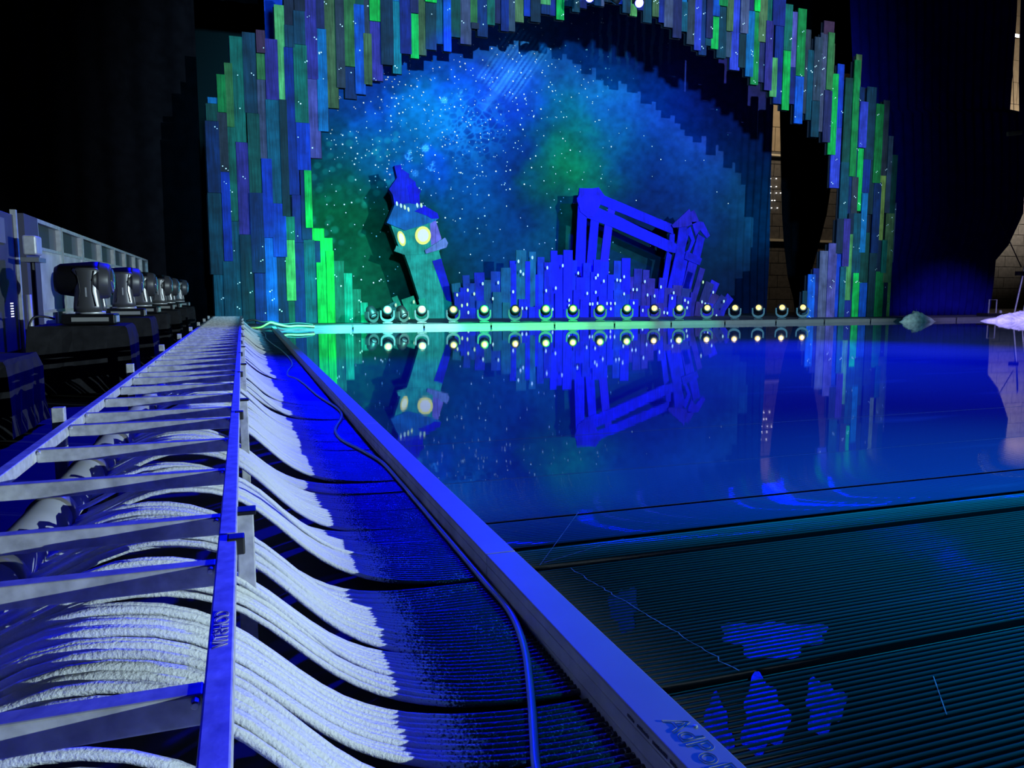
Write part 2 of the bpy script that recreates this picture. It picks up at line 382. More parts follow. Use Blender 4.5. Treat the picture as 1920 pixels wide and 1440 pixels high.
while y < 23.3:
    n = random.choice([9, 10, 11, 12, 13, 14])
    hh = random.uniform(.88, 1.05); sh = random.uniform(-.045, .05); skew = random.uniform(-.028, .028); sq = random.choice([.70, .76, .82, .88, .94])
    swing = random.uniform(-.05, .05)
    yc = y+n*PIT/2
    for i in range(n):
        o = i-(n-1)/2; top = (i % 2)*.006*random.uniform(.4, 1.4)
        dz = random.uniform(-.006, .006); dyj = random.gauss(0, .004); hj = hh*(1+random.gauss(0, .015))
        if random.random() < .05: hj *= 1.06; dyj += random.uniform(-.05, .03)
        pts = []; rad = []
        for x in XS:
            u = sm(.62, -.10, x)                       # 0 at the rink border, 1 on the hump
            yy = yc+o*PIT*(1-(1-sq)*u)+skew*u*(1 if x > -.2 else 1-(x+.2)*1.2)+swing*math.sin(math.pi*sm(-.3, .7, x))+dyj*u
            zz = hump_s(x, hj, sh)+(top+dz)*u
            pts.append((x, yy, max(zz, .0105))); rad.append(.0096+(PIT*sq*.47-.0096)*u)
        TUBES.append((pts, rad))
    y += n*PIT+random.choice([.0, .0, .012, .03])
near = TUBES[:300]; far = TUBES[300:]
def shift(p): return [(a[0]+.45, a[1], a[2]) for a in p]
for pts, rad in near:
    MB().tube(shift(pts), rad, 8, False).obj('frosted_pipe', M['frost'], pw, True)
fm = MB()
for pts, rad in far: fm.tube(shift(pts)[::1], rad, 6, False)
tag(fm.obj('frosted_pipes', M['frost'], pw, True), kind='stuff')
hp = MB().lathe([(.066, -.2), (.066, 23.3)], 24, 'y').obj('header_pipe', simple('grey_plastic_header', (.40, .41, .46), .28, noise=.12, nscale=7), pw, True, loc=(-.155, 0, .335))
ring_me = MB().lathe([(.060, -.035), (.073, -.03), (.073, .03), (.060, .035)], 24, 'y').me('coupling_ring', True); ring_me.materials.append(simple('dark_grey_coupling', (.16, .15, .14), .35))
yy = .9
while yy < 20.5:
    add('coupling_ring', ring_me, None, hp, loc=(0, yy, 0)); yy += .62
# ---- galvanised frame sections ("ladder") over the pipes
LX0, LX1 = -.69, -.030            # outer edges
RT = .54                          # rail top
SEC = 1.84
postR = [1.91+2.1*k for k in range(9)]; postL = [1.38+2.1*k for k in range(10)]
rail_me = MB().box(-.018, .018, 0, SEC-.006, -.042, 0).me('side_rail', bevel=.003)
rung_me = MB().box(LX0+.036, LX1-.036, -.018, .018, -.045, -.002).me('rung', bevel=.003)
for me_ in (rail_me, rung_me): me_.materials.append(M['steel'])
pr_me = MB().box(-.004, .036, -.022, .022, -.50, 0).me('post', bevel=.003); pl_me = MB().box(-.045, .0, -.022, .022, -.51, .055).me('post', bevel=.003)
cap_me = MB().box(-.008, .042, -.026, .026, 0, .010).me('post_cap', bevel=.002)
pr_me.materials.append(M['steel']); pl_me.materials.append(M['steel']); cap_me.materials.append(M['black_plastic'])
clip_me = MB().box(-.012, .022, -.02, .02, -.03, .006).me('joint_clip', bevel=.003); clip_me.materials.append(M['rubber'])
bolt_me = MB().lathe([(.006, 0), (.006, .012), (.004, .014)], 8).me('bolt'); bolt_me.materials.append(M['alu'])
for k in range(11):
    y0 = -.15+SEC*k
    lab = 'nearest galvanised steel frame section over the frosted pipes' if k == 0 else ('farthest galvanised steel frame section, ending at the plank arch' if k == 10 else ORD[k]+' galvanised steel frame section from the camera, over the pipes')
    t = thing('pipe_frame', lab, 'steel frame', (0, y0, 0), group='galvanised frame sections over the pipes')
    add('side_rail', rail_me, None, t, loc=(LX1-.018, 0, RT)); add('side_rail', rail_me, None, t, loc=(LX0+.018, 0, RT))
    for d in (.16, .66, 1.17, 1.67):
        r = add('rung', rung_me, None, t, loc=(0, d, RT))
        add('bolt', bolt_me, None, r, loc=(LX0+.045, -.018, -.01), rot=(math.pi/2, 0, 0)); add('bolt', bolt_me, None, r, loc=(LX1-.045, -.018, -.01), rot=(math.pi/2, 0, 0))
    add('joint_clip', clip_me, None, t, loc=(LX1-.006, SEC-.035, RT-.002))
    for p in postR:
        if y0 <= p < y0+SEC:
            q = add('post', pr_me, None, t, loc=(LX1, p-y0, RT-.018)); add('post_cap', cap_me, None, q)
    for p in postL:
        if y0 <= p < y0+SEC: add('post', pl_me, None, t, loc=(LX0, p-y0, RT))
    if k == 0: frame0 = t
# ---- writing, as thin meshes lying on the metal
def text_mesh(name, s, size, ext, mat, outline=0.):
    c = bpy.data.curves.new(name, 'FONT'); c.body = s; c.size = size; c.extrude = ext; c.align_x = 'CENTER'; c.align_y = 'CENTER'
    if outline: c.fill_mode = 'NONE'; c.extrude = 0; c.bevel_depth = outline; c.bevel_resolution = 0
    o = bpy.data.objects.new(name, c); COL.objects.link(o)
    dg = bpy.context.evaluated_depsgraph_get(); me = bpy.data.meshes.new_from_object(o.evaluated_get(dg)); me.name = name
    bpy.data.objects.remove(o); bpy.data.curves.remove(c); me.materials.clear(); me.materials.append(mat)
    return me
M['scratch'] = simple('scratched_marker', (.62, .6, .72), .6)
M['ink'] = simple('dark_ink', (.05, .05, .09), .6)
# sits on the rail of the nearest sections, reading from the camera side upwards
pm = onz(404, 1180, RT)
mk = add('marker_writing', text_mesh('marker_writing', 'VIT8HOD', .030, .0003, M['scratch'], .0006), None, frame0, loc=(LX1-.018, pm[1]-(-.15), RT+.0008), rot=(0, 0, math.pi/2), scale=(1.05, 1, 1))
# ---- rink border, left run
BX0, BX1, BT = .79, .90, .12
M['green_ret'] = M['kerb_top']
SEG = 2.98
for k in range(9):
    y0 = 2.55-SEG+SEG*k; y1 = min(y0+SEG, 24.1)
    lab = ('nearest' if k == 0 else 'farthest' if k == 8 else ORD[k]) + (' aluminium border segment beside the frosted pipes' + ('' if k in (0, 8) else ', counted from the camera'))
    t = thing('rink_border', lab, 'border', (BX0, y0, 0), group='border segments along the pipes')
    L_ = y1-y0-.006; bw = BX1-BX0
    MB().box(0, bw, 0, L_, BT-.010, BT).obj('top_plate', M['kerb_top'], t, bevel=.002)
    sp_ = MB().box(.002, .012, 0, L_, 0, BT-.010)
    sp_.box(-.001, .003, 0, L_, .035, .040).box(-.001, .003, 0, L_, .078, .083)
    sp_.obj('side_plate', M['kerb_side'], t)
    MB().box(bw-.012, bw-.002, 0, L_, -.04, BT-.010).obj('rink_side_plate', M['kerb_side'], t)
    if k == 0: b0 = t
p = onz(1318, 1372, BT)
add('print', text_mesh('print', 'AdPoP', .078, .0002, simple('faded_print', (.24, .24, .30), .7), .0007), None, b0, loc=((BX1-BX0)/2+.006, p[1]-b0.location.y-.04, BT+.0008), rot=(0, 0, -math.pi/2))
ink = MB()
for (dy, wd, z, hg) in ((.12, .030, .092, .008), (.085, .022, .092, .008), (.055, .034, .092, .008), (.012, .026, .092, .008), (-.022, .036, .092, .008), (-.066, .03, .092, .008)):
    q = dy
    while q < dy+wd: ink.box(-.0012, .0004, q, q+.0035, z, z+hg*random.uniform(.6, 1)); q += .0055
ink.box(-.0012, .0004, -.035, -.032, .045, .075).box(-.0012, .0004, -.055, -.052, .045, .075).box(-.0012, .0004, -.055, -.032, .072, .075)
ink.obj('print', M['ink'], b0, loc=(0, p[1]-b0.location.y, 0))
MB().lathe([(.005, 0), (.005, .003), (.003, .004)], 10).obj('screw', M['alu'], b0, loc=(BX1-BX0-.016, onz(1303, 1363, BT)[1]-b0.location.y, BT))
# ---- hose lying along the border
hp_px = [(1012, 1470), (1004, 1430), (1000, 1370), (994, 1290), (982, 1210), (958, 1145), (918, 1085), (868, 1030), (822, 978), (790, 935), (752, 900), (715, 866), (676, 843), (640, 824), (629, 805), (640, 785), (645, 772), (625, 760), (596, 742), (573, 722), (556, 710), (540, 704), (541, 694), (548, 684), (543, 672), (527, 656), (510, 644), (499, 634), (497, 626), (488, 620), (478, 614)]
hp_pts = [Vector(onz(a, b_, .034)) for a, b_ in hp_px]
for p_ in hp_pts: p_.x = min(p_.x, .772)
def catmull(P, n=5):
    out = []
    for i in range(len(P)-1):
        a, b_, c, d = P[max(i-1, 0)], P[i], P[i+1], P[min(i+2, len(P)-1)]
        for j in range(n):
            t = j/n; out.append(.5*((2*b_)+(c-a)*t+(2*a-5*b_+4*c-d)*t*t+(3*b_-3*c+d-a)*t**3))
    return out+[P[-1]]
hose = MB().tube(catmull(hp_pts), .0105, 10).obj('hose', simple('grey_green_hose', (.22, .36, .36), .35, noise=.15, nscale=5), None, True)
tag(hose, 'grey-green hose snaking over the pipes beside the rink border', 'hose')

# ---- rink border along the stage
for k in range(16):
    x0 = .92+2.25*k
    lab = ('leftmost' if k == 0 else 'rightmost' if k == 15 else ORD[k]) + ' aluminium border segment below the stage lamps' + ('' if k in (0, 15) else ', from the left')
    t = thing('stage_border', lab, 'border', (x0, 24.15, 0), group='border segments along the stage')
    MB().box(.054, 2.246, 0, .20, .112, .124).obj('top_plate', M['stage_kerb'], t)
    f_ = MB().box(.054, 2.246, 0, .012, -.03, .112); f_.box(.054, 2.246, -.006, .002, .050, .064).box(.054, 2.246, -.006, .002, .100, .112)
    f_.obj('front_plate', M['stage_kerb'], t)
    MB().box(.0, .054, -.012, .06, .07, .134).obj('joint_clip', M['rubber'], t)

# ================================================================== PLANK ARCH
AY = 26.2
C = dict(nav=(8, 34, 96), teal=(6, 84, 100), dteal=(6, 60, 70), slate=(22, 58, 76), dslate=(20, 40, 56), grn=(20, 150, 40), bgrn=(10, 215, 70), lgrn=(110, 190, 95), ogrn=(70, 130, 40), dgrn=(14, 78, 48), ggrn=(16, 110, 80),
         olv=(104, 124, 52), brn=(58, 52, 50), dbrn=(44, 30, 40), red=(84, 26, 44), pur=(70, 40, 150), lil=(104, 84, 170), dpur=(46, 26, 86), ind=(26, 22, 130), blu=(10, 50, 190), bblu=(8, 90, 215), cyb=(6, 130, 205), cya=(10, 150, 170), blv=(60, 62, 205), mau=(96, 88, 120), gry=(70, 76, 92), brt=(20, 230, 60), yel=(150, 165, 50), dblu=(10, 30, 130), dk=(24, 26, 40), dgn=(22, 48, 40), ltl=(20, 180, 150))  # plank tones, with the saturation of the coloured stage lights put in
# (x left, x right, y top, y bottom, colour) in the frame's pixels, laid onto the arch's own plane
PL = '''389 408 183 195 cyb;386 410 195 228 dgrn;387 413 228 362 nav;392 418 362 515 dteal;402 424 515 604 teal;407 424 141 212 grn;409 428 212 323 brn;417 434 323 490 blu;420 442 490 604 teal;
422 438 119 239 ogrn;426 444 239 415 ggrn;434 452 415 604 teal;433 459 69 267 ggrn;445 471 267 440 pur;452 476 440 604 dteal;456 481 62 213 slate;465 489 213 362 dgrn;470 496 362 512 nav;478 505 512 604 dblu;
480 497 58 101 red;481 500 101 150 ogrn;484 500 150 298 mau;492 512 298 446 blu;498 520 446 604 bblu;497 522 74 188 pur;501 528 188 382 teal;511 537 382 482 blu;514 540 482 604 nav;
516 536 10 188 lgrn;526 541 188 406 dgn;535 553 406 450 ggrn;536 554 450 564 lgrn;541 556 564 604 dgrn;532 551 -60 48 dbrn;533 552 48 90 slate;536 558 90 366 dblu;548 571 366 455 ind;551 575 455 604 dblu;
551 572 -70 22 dbrn;550 572 22 85 slate;551 577 85 231 ggrn;556 582 231 320 blu;564 584 320 450 nav;571 592 450 604 teal;570 595 -75 149 pur;576 601 149 297 lil;571 585 320 428 bgrn;
592 608 -60 55 dpur;594 614 55 247 cyb;578 608 428 452 brt;588 602 452 604 nav;594 614 492 604 bgrn;600 624 446 494 bgrn;612 627 470 604 brt;624 646 489 604 ggrn;645 661 512 604 ltl;660 677 542 604 ggrn;675 689 567 604 ltl;
606 633 -80 203 olv;629 646 -60 166 brn;643 667 -70 126 ogrn;646 668 126 186 nav;664 682 -60 10 dgrn;664 684 10 178 bblu;678 693 -80 64 brn;681 697 64 160 olv;692 715 -60 41 brt;694 717 41 152 pur;
713 737 -85 123 dslate;735 750 -70 3 cyb;735 752 3 139 cya;749 771 -80 102 ind;768 784 -60 26 dpur;769 785 26 110 bgrn;783 799 -80 104 olv;796 818 -70 6 brt;797 818 6 94 dgn;816 831 -85 83 teal;830 845 -60 98 bblu;
844 863 -75 71 dgrn;862 883 -90 84 mau;881 896 -60 44 ogrn;882 897 44 56 dbrn;894 914 -75 70 nav;912 927 -80 48 ggrn;926 940 -60 45 dpur;938 953 -90 60 dblu;951 965 -70 60 gry;964 982 -80 42 olv;981 995 -60 32 blu;
993 1012 -85 43 dslate;1011 1031 -60 10 lgrn;1013 1031 10 28 nav;1030 1043 -90 30 ind;1041 1056 -60 39 bgrn;1055 1072 -80 13 slate;1071 1086 -70 24 dteal;1085 1100 -90 16 ind;1098 1114 -60 8 nav;1113 1132 -80 12 mau;1131 1148 -70 6 dslate;
1147 1167 -85 8 blv;1165 1181 -60 26 slate;1180 1194 -90 31 lgrn;1193 1206 -70 20 ind;1205 1222 -80 43 dteal;1221 1234 -60 33 olv;1233 1245 -85 44 ind;1243 1261 -70 53 mau;1259 1276 -60 73 dpur;1275 1287 -80 5 cyb;1275 1287 5 61 teal;
1286 1302 -70 85 brn;1300 1313 -85 96 blv;1310 1325 -60 104 nav;1322 1335 -80 73 dpur;1321 1335 73 87 dteal;1334 1347 -60 32 bblu;1332 1346 32 93 bgrn;1345 1362 -85 13 grn;1343 1361 13 110 dteal;1360 1373 -60 60 olv;1358 1371 60 108 gry;
1369 1388 -80 132 blv;1386 1402 -60 64 mau;1384 1399 64 128 dgn;1401 1413 -70 21 dpur;1397 1412 21 145 cyb;1412 1423 -60 23 brt;1407 1422 23 160 grn;1421 1437 -50 80 olv;1419 1434 80 155 dpur;1436 1448 -50 40 ggrn;1432 1446 40 171 pur;
1446 1470 -40 50 ind;1441 1454 109 183 lgrn;1450 1470 48 196 dblu;1468 1483 9 96 ggrn;1464 1478 96 208 bgrn;1481 1493 22 127 lil;1476 1492 127 196 ind;1492 1508 17 144 grn;1487 1503 144 233 bblu;1503 1517 55 214 brn;1511 1524 94 226 teal;
1523 1538 70 190 gry;1518 1533 190 258 dteal;1534 1550 62 248 mau;1543 1563 40 66 red;1548 1560 62 170 ogrn;1541 1556 170 268 dpur;1558 1563 82 140 olv;1553 1568 138 291 bgrn;1567 1580 120 240 blu;1557 1575 238 353 blv;
1580 1596 146 306 dgrn;1573 1589 304 412 teal;1594 1606 113 332 grn;1586 1598 330 402 nav;1602 1613 102 200 olv;1599 1608 200 334 dteal;1594 1606 332 420 brn;1608 1623 191 278 blv;1603 1618 278 396 bgrn;1601 1620 163 192 nav;
1621 1639 163 300 slate;1616 1630 298 362 dblu;1611 1622 362 474 cyb;1637 1652 195 344 grn;1624 1640 298 402 dgn;1634 1648 342 475 nav;1651 1663 188 330 brn;1646 1657 328 452 yel;1660 1669 255 400 gry;1667 1679 290 420 dgrn;
1565 1581 410 476 dk;1577 1590 410 500 pur;1588 1598 400 440 dk;1596 1612 400 512 teal;1613 1628 402 436 dk;1610 1627 436 530 dgrn;1626 1640 474 597 dgn;1640 1650 450 510 dk;1650 1660 450 512 ggrn;1656 1672 400 530 olv;1669 1677 380 492 mau;
1502 1513 545 597 dteal;1511 1525 514 597 bblu;1522 1538 503 597 ind;1533 1550 470 597 mau;1548 1564 456 597 lil;1561 1577 475 597 blu;1571 1582 500 597 teal;1579 1594 439 563 lgrn;1577 1592 563 597 ind;1587 1604 509 597 dteal;1597 1614 473 597 bgrn;1608 1622 530 597 bblu;1638 1654 509 597 grn;1650 1662 527 597 dk;1660 1668 528 597 yel'''
arch = thing('plank_arch', 'tall stage arch of upright blue, green and purple painted planks', 'stage arch', (11, AY, .13))
plank_me = MB().box(-.5, .5, -.5, .5, -.5, .5).me('plank'); plank_me.materials.append(M['plank'])
frame_me = MB().box(-.5, .5, -.5, .5, -.5, .5).me('plank'); frame_me.materials.append(M['plank'])
planks = []; backing = MB()
for it in PL.replace('\n', '').split(';'):
    a, b_, c, d, col = it.split(); a, b_, c, d = float(a), float(b_), float(c), float(d)
    ym = (max(c, 0)+d)/2
    x0 = ony(a, ym, AY)[0]; x1 = ony(b_, ym, AY)[0]; z1 = ony((a+b_)/2, c, AY)[2]; z0 = ony((a+b_)/2, d, AY)[2]
    if d >= 596: z0 = .131
    r = random.random()*.09
    cc = lin(C[col]); k_ = random.uniform(.75, 1.1); light_cast = lin((6, 70, 120)); cc = [(v*.78+mv*.22)*k_ for v, mv in zip(cc, light_cast)]  # blue cast of the stage light mixed into each paint colour
    add('plank', plank_me, None, arch, loc=((x0+x1)/2-11, -r, (z0+z1)/2-.13), scale=(x1-x0-.012, .045, z1-z0-.012), color=cc)
    planks.append((x0, x1, z0, z1, -r-.023))
    backing.box(x0-.03-11, x1+.02-11, .06, .10, max(z0, .14)-.13, z1-.05-.13)
backing.obj('timber_backing', M['dark_ply'], arch)
# projected star lights, painted as small white dots on the planks
dots = MB()
def hexa(mb, x, y, z, r):
    n = len(mb.v)
    for j in range(6): mb.v.append((x+r*math.cos(j*math.pi/3), y, z+r*math.sin(j*math.pi/3)))
    mb.f.append(tuple(range(n, n+6)))
def hexdisc(mb, x, y, z, r):
    n = len(mb.v)
    for yy_ in (y, y+.004):
        for j in range(6): mb.v.append((x+r*math.cos(j*math.pi/3), yy_, z+r*math.sin(j*math.pi/3)))
    mb.f.append(tuple(range(n, n+6))); mb.f += [(n+j, n+6+j, n+6+(j+1) % 6, n+(j+1) % 6) for j in range(6)]
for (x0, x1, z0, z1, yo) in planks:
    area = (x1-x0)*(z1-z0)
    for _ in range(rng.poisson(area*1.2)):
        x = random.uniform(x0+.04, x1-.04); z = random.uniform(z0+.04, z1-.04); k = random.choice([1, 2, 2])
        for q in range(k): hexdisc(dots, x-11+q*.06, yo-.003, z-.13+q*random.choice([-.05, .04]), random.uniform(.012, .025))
tag(dots.obj('projected_star_dots', M['dot'], arch), kind='stuff')

# ================================================================== BACKDROP (printed night-sky cloth)
BY = 32.0
PTS = [(640, 160, 25, 60, 190), (720, 200, 5, 60, 190), (800, 130, 15, 60, 215), (870, 110, 15, 75, 205), (740, 300, 5, 85, 150), (680, 220, 5, 80, 190), (800, 190, 10, 120, 200), (820, 215, 8, 105, 195), (700, 262, 10, 115, 140), (760, 255, 8, 100, 165),
       (620, 300, 5, 80, 100), (620, 380, 5, 115, 70), (650, 400, 5, 115, 65), (690, 420, 5, 85, 70), (640, 500, 5, 115, 75), (690, 540, 10, 105, 75), (740, 480, 5, 80, 60), (740, 400, 5, 80, 70), (870, 250, 10, 95, 195), (930, 300, 10, 45, 160), (960, 180, 10, 60, 205), (950, 120, 40, 95, 190),
       (1000, 60, 10, 90, 150), (1100, 80, 20, 65, 150), (1050, 220, 5, 115, 140), (1060, 300, 10, 135, 90), (1070, 345, 10, 125, 92), (1010, 270, 8, 75, 150), (980, 400, 5, 38, 110), (900, 400, 5, 72, 145), (880, 350, 6, 80, 160), (900, 460, 5, 72, 110), (1000, 440, 10, 75, 112), (1050, 420, 10, 110, 95),
       (1130, 180, 20, 105, 185), (1180, 200, 20, 80, 190), (1250, 220, 25, 60, 190), (1200, 290, 5, 62, 155), (1300, 300, 15, 65, 155), (1280, 400, 10, 50, 135), (1200, 350, 5, 22, 100), (1160, 280, 8, 95, 150), (1380, 350, 10, 65, 115), (1360, 450, 5, 45, 90), (1150, 480, 5, 62, 80), (1400, 250, 40, 50, 120), (1330, 180, 50, 40, 140),
       (1430, 420, 15, 85, 140), (1400, 540, 6, 30, 80), (1250, 500, 5, 40, 80), (1200, 100, 45, 45, 130), (1100, 20, 30, 40, 110), (850, 20, 15, 60, 180), (560, 300, 10, 60, 110), (560, 560, 5, 80, 70), (800, 560, 5, 70, 70), (1020, 560, 5, 60, 80), (1440, 100, 60, 50, 110), (860, 320, 8, 85, 175)]
bx0, bx1 = 1.2, ony(1440, 560, BY)[0]; bz0, bz1 = .16, 16.2
NX, NZ = 520, 400
bx1t = ony(1452, 180, BY)[0]
u = np.linspace(0, 1, NX); v_ = np.linspace(0, 1, NZ)
UU, VV = np.meshgrid(u, v_)
XW = bx0+(bx1t-bx0)*UU; ZW = bz0+(bz1-bz0)*VV
def npix(X, Y, Z):
    zz = Z-H; wv = X*_FW[0]+Y*_FW[1]+zz*_FW[2]
    return CX+F*(X*_R[0]+Y*_R[1])/wv, CY-F*(X*_U[0]+Y*_U[1]+zz*_U[2])/wv
PX, PY = npix(XW, np.full_like(XW, BY), ZW)
def vnoise(x, y, seed, octv=4):
    out = np.zeros_like(x); amp = 1; tot = 0
    for o in range(octv):
        r = np.random.default_rng(seed+o); T = r.random((64, 64))
        xi = np.floor(x).astype(int); yi = np.floor(y).astype(int); fx = x-xi; fy = y-yi; fx = fx*fx*(3-2*fx); fy = fy*fy*(3-2*fy)
        g = lambda a, b_: T[a % 64, b_ % 64]
        out += amp*((g(xi, yi)*(1-fx)+g(xi+1, yi)*fx)*(1-fy)+(g(xi, yi+1)*(1-fx)+g(xi+1, yi+1)*fx)*fy); tot += amp; amp *= .5; x = x*2.03; y = y*2.03
    return out/tot
wx = PX+(vnoise(PX/70, PY/70, 1)-.5)*95; wy = PY+(vnoise(PX/70, PY/70, 9)-.5)*95
W = np.zeros_like(PX); A = np.zeros(PX.shape+(3,))
for (a, b_, r, g_, b2) in PTS:
    ww = np.exp(-((wx-a)**2+(wy-b_)**2)/(2*42.**2))+1e-9
    W += ww; A += ww[..., None]*np.array(lin((r, g_, b2)))
A /= W[..., None]
A *= (.72+.56*vnoise(PX/9, PY/9, 21, 3))[..., None]
def patch(cx, cy, hw, hh, ang, mul, soft=2.):
    c_, s_ = math.cos(math.radians(ang)), math.sin(math.radians(ang))
    dx = (PX-cx)*c_+(PY-cy)*s_; dy = -(PX-cx)*s_+(PY-cy)*c_
    ins = 1/(1+np.exp((np.abs(dx)-hw)/soft))/(1+np.exp((np.abs(dy)-hh)/soft))
    return dx, dy, ins
def mulp(ins, m):
    global A
    A = A*(1+(np.array(m)-1)*ins[..., None])
# collage patches of the print
for (cx, cy, hw, hh, ang, m) in ((800, 205, 60, 55, 35, (1.15, 1.25, 1.1)), (955, 250, 62, 62, 42, (.7, .7, .9)), (880, 170, 60, 40, -35, (.9, .85, 1.05)), (1010, 300, 80, 60, 40, (1.0, 1.12, .95)), (690, 520, 62, 60, 40, (1.25, 1.2, 1.15)), (1140, 210, 52, 52, 20, (1.1, 1.12, 1.05)), (1040, 430, 60, 40, 50, (.85, .9, .9)), (1240, 310, 70, 50, 30, (.8, .85, .95)), (990, 350, 55, 55, 45, (.8, .85, .9)), (1280, 290, 40, 40, 15, (1.15, 1.1, 1.1))):
    _, _, ins = patch(cx, cy, hw, hh, ang, m); mulp(ins, m)
dx, dy, ins = patch(962, 118, 42, 62, 35, 1)
A += (ins*np.where(np.sin(dx*2*math.pi/8.2) > -.1, 1, .12)*(vnoise(PX/20, PY/20, 33)*.9))[..., None]*np.array([.05, .16, .32])
dx, dy, ins = patch(935, 165, 8, 50, 38, 1); A += ins[..., None]*np.array([.02, .07, .16])
# zebra patch
_, _, ins = patch(1190, 70, 75, 45, 5, 1, 6.)
A += (ins*(np.sin(PX/2.6+4*vnoise(PX/16, PY/30, 41)) > .45))[..., None]*np.array([.05, .09, .12])
# giraffe patch: cell outlines
cells = rng.uniform((820, 150), (960, 330), (210, 2)); d1 = np.full(PX.shape, 1e9); d2 = d1.copy()
for (a, b_) in cells:
    d = np.hypot(PX-a, PY-b_); d2 = np.minimum(d2, np.maximum(d1, d)); d1 = np.minimum(d1, d)
ins = np.clip(1.35-np.hypot((PX-882)/62, (PY-238)/62), 0, 1)
A += (ins*np.clip(1.6-(d2-d1)/1.7, 0, 1)*.8)[..., None]*np.array([.01, .12, .26])
# dots
for _ in range(58):
    a = random.uniform(575, 745); b_ = random.uniform(235, 470)
    if a > 700 and b_ > 400: continue
    r = random.uniform(4.5, 7); d = np.hypot((PX-a)/1.1, PY-b_)
    A += (1/(1+np.exp((d-r)*1.8))*random.uniform(.3, .8))[..., None]*np.array([.008, .12, .10])
# anchors and wheels
def segd(x0, y0, x1, y1):
    L2 = (x1-x0)**2+(y1-y0)**2; t = np.clip(((PX-x0)*(x1-x0)+(PY-y0)*(y1-y0))/L2, 0, 1); return np.hypot(PX-x0-t*(x1-x0), PY-y0-t*(y1-y0))
def inkp(d, wdt=1.1, k=1.): 
    global A
    A += (1/(1+np.exp((d-wdt)*3))*k)[..., None]*np.array([.07, .25, .36])
def wheel(cx, cy, r, k):
    d = np.hypot(PX-cx, PY-cy); inkp(np.abs(d-r), .9, k); inkp(d, 1.3, k)
    for j in range(8):
        a = j*math.pi/4; inkp(segd(cx+r*.3*math.cos(a), cy+r*.3*math.sin(a), cx+r*1.5*math.cos(a), cy+r*1.5*math.sin(a)), .6, k)
def anchor(cx, cy, r, ang, k):
    ax, ay = math.sin(ang), -math.cos(ang)
    inkp(segd(cx-ax*r, cy-ay*r, cx+ax*r*.7, cy+ay*r*.7), .9, k); inkp(np.abs(np.hypot(PX-cx-ax*r, PY-cy-ay*r)-2), .7, k)
    inkp(segd(cx+ax*r*.35+ay*r*.45, cy+ay*r*.35-ax*r*.45, cx+ax*r*.35-ay*r*.45, cy+ay*r*.35+ax*r*.45), .7, k)
    d = np.hypot(PX-cx, PY-cy); side = (PX-cx)*ax+(PY-cy)*ay; inkp(np.where(side < -r*.15, np.abs(d-r*.9), 99), .9, k)
wheel(798, 278, 4.8, 1.); wheel(833, 188, 4.5, .8); wheel(779, 325, 4.8, .4); anchor(767, 291, 8, .25, 1.); anchor(810, 312, 8, .3, .8); anchor(863, 176, 6, .4, .5)
A = np.clip(A, 0, 1); A = A*np.array([.9, 1.10, .95]); A = np.clip(A*(.35+1.45*A.max(-1, keepdims=True)**.55), 0, 1)
# cloth surface: flat, gathered into folds and drawn in at its free right edge
gath = np.clip((UU-.86)/.14, 0, 1)
fold = np.sin(XW*2*math.pi/.42+1.2*np.sin(ZW*.5))*.10*gath**1.2*np.clip(1.25-VV*1.5, .08, 1)
pull = (bx1t-bx1)*gath**2*np.clip(1-VV/.65, 0, 1)
vx = XW-pull; vy = BY+fold+.02*np.sin(XW*1.1); vz = ZW
verts = np.stack([vx, vy, vz], -1).reshape(-1, 3)
ii = np.arange(NX*NZ).reshape(NZ, NX)
quads = np.stack([ii[:-1, :-1], ii[:-1, 1:], ii[1:, 1:], ii[1:, :-1]], -1).reshape(-1, 4)
bm_ = bpy.data.meshes.new('backdrop_cloth')
bm_.vertices.add(NX*NZ); bm_.vertices.foreach_set('co', (verts-np.array([bx0, BY, bz0])).ravel())
bm_.loops.add(quads.size); bm_.loops.foreach_set('vertex_index', quads.ravel().astype(np.int32))
bm_.polygons.add(len(quads)); bm_.polygons.foreach_set('loop_start', np.arange(0, quads.size, 4, dtype=np.int32))
bm_.update(calc_edges=True); bm_.polygons.foreach_set('use_smooth', np.ones(len(quads), dtype=bool))
ca = bm_.color_attributes.new('print', 'FLOAT_COLOR', 'POINT')
rgba = np.ones((NX*NZ, 4)); rgba[:, :3] = A.reshape(-1, 3); ca.data.foreach_set('color', rgba.ravel())
m, N, L, b = newmat('printed_cloth')
at = N.new('ShaderNodeAttribute'); at.attribute_name = 'print'
vm = N.new('ShaderNodeVectorMath'); vm.operation = 'SCALE'; vm.inputs['Scale'].default_value = .66
L.new(at.outputs['Color'], vm.inputs[0]); L.new(vm.outputs[0], b.inputs['Base Color']); b.inputs['Roughness'].default_value = .9; b.inputs['Specular IOR Level'].default_value = .1
bd = thing('backdrop', 'printed blue and green night-sky backdrop cloth with stars, anchors and dots', 'backdrop', (bx0, BY, bz0))
add('printed_cloth', bm_, m, bd)
MB().tube([(0, 0, bz1-bz0), (bx1t-bx0, 0, bz1-bz0)], .03).obj('top_batten', M['black_plastic'], bd)
st = MB()  # projected star lights, set on the cloth as white discs
for _ in range(2600):
    a = random.uniform(600, 1430); b_ = random.uniform(20, 590)
    dens = math.exp(-((a-830)/230)**2-((b_-190)/150)**2)+.18
    if a > 1150: dens *= .25
    if a > 1250: dens *= .4
    if random.random() > dens: continue
    q = ony(a, b_, BY)
    if q[0] > bx1-2 or q[2] < .3: continue
    hexdisc(st, q[0]-bx0, -.045, q[2]-bz0, random.choice([.013, .016, .019, .022, .025, .033]))
tag(st.obj('star_spots', M['dot'], bd), kind='stuff')

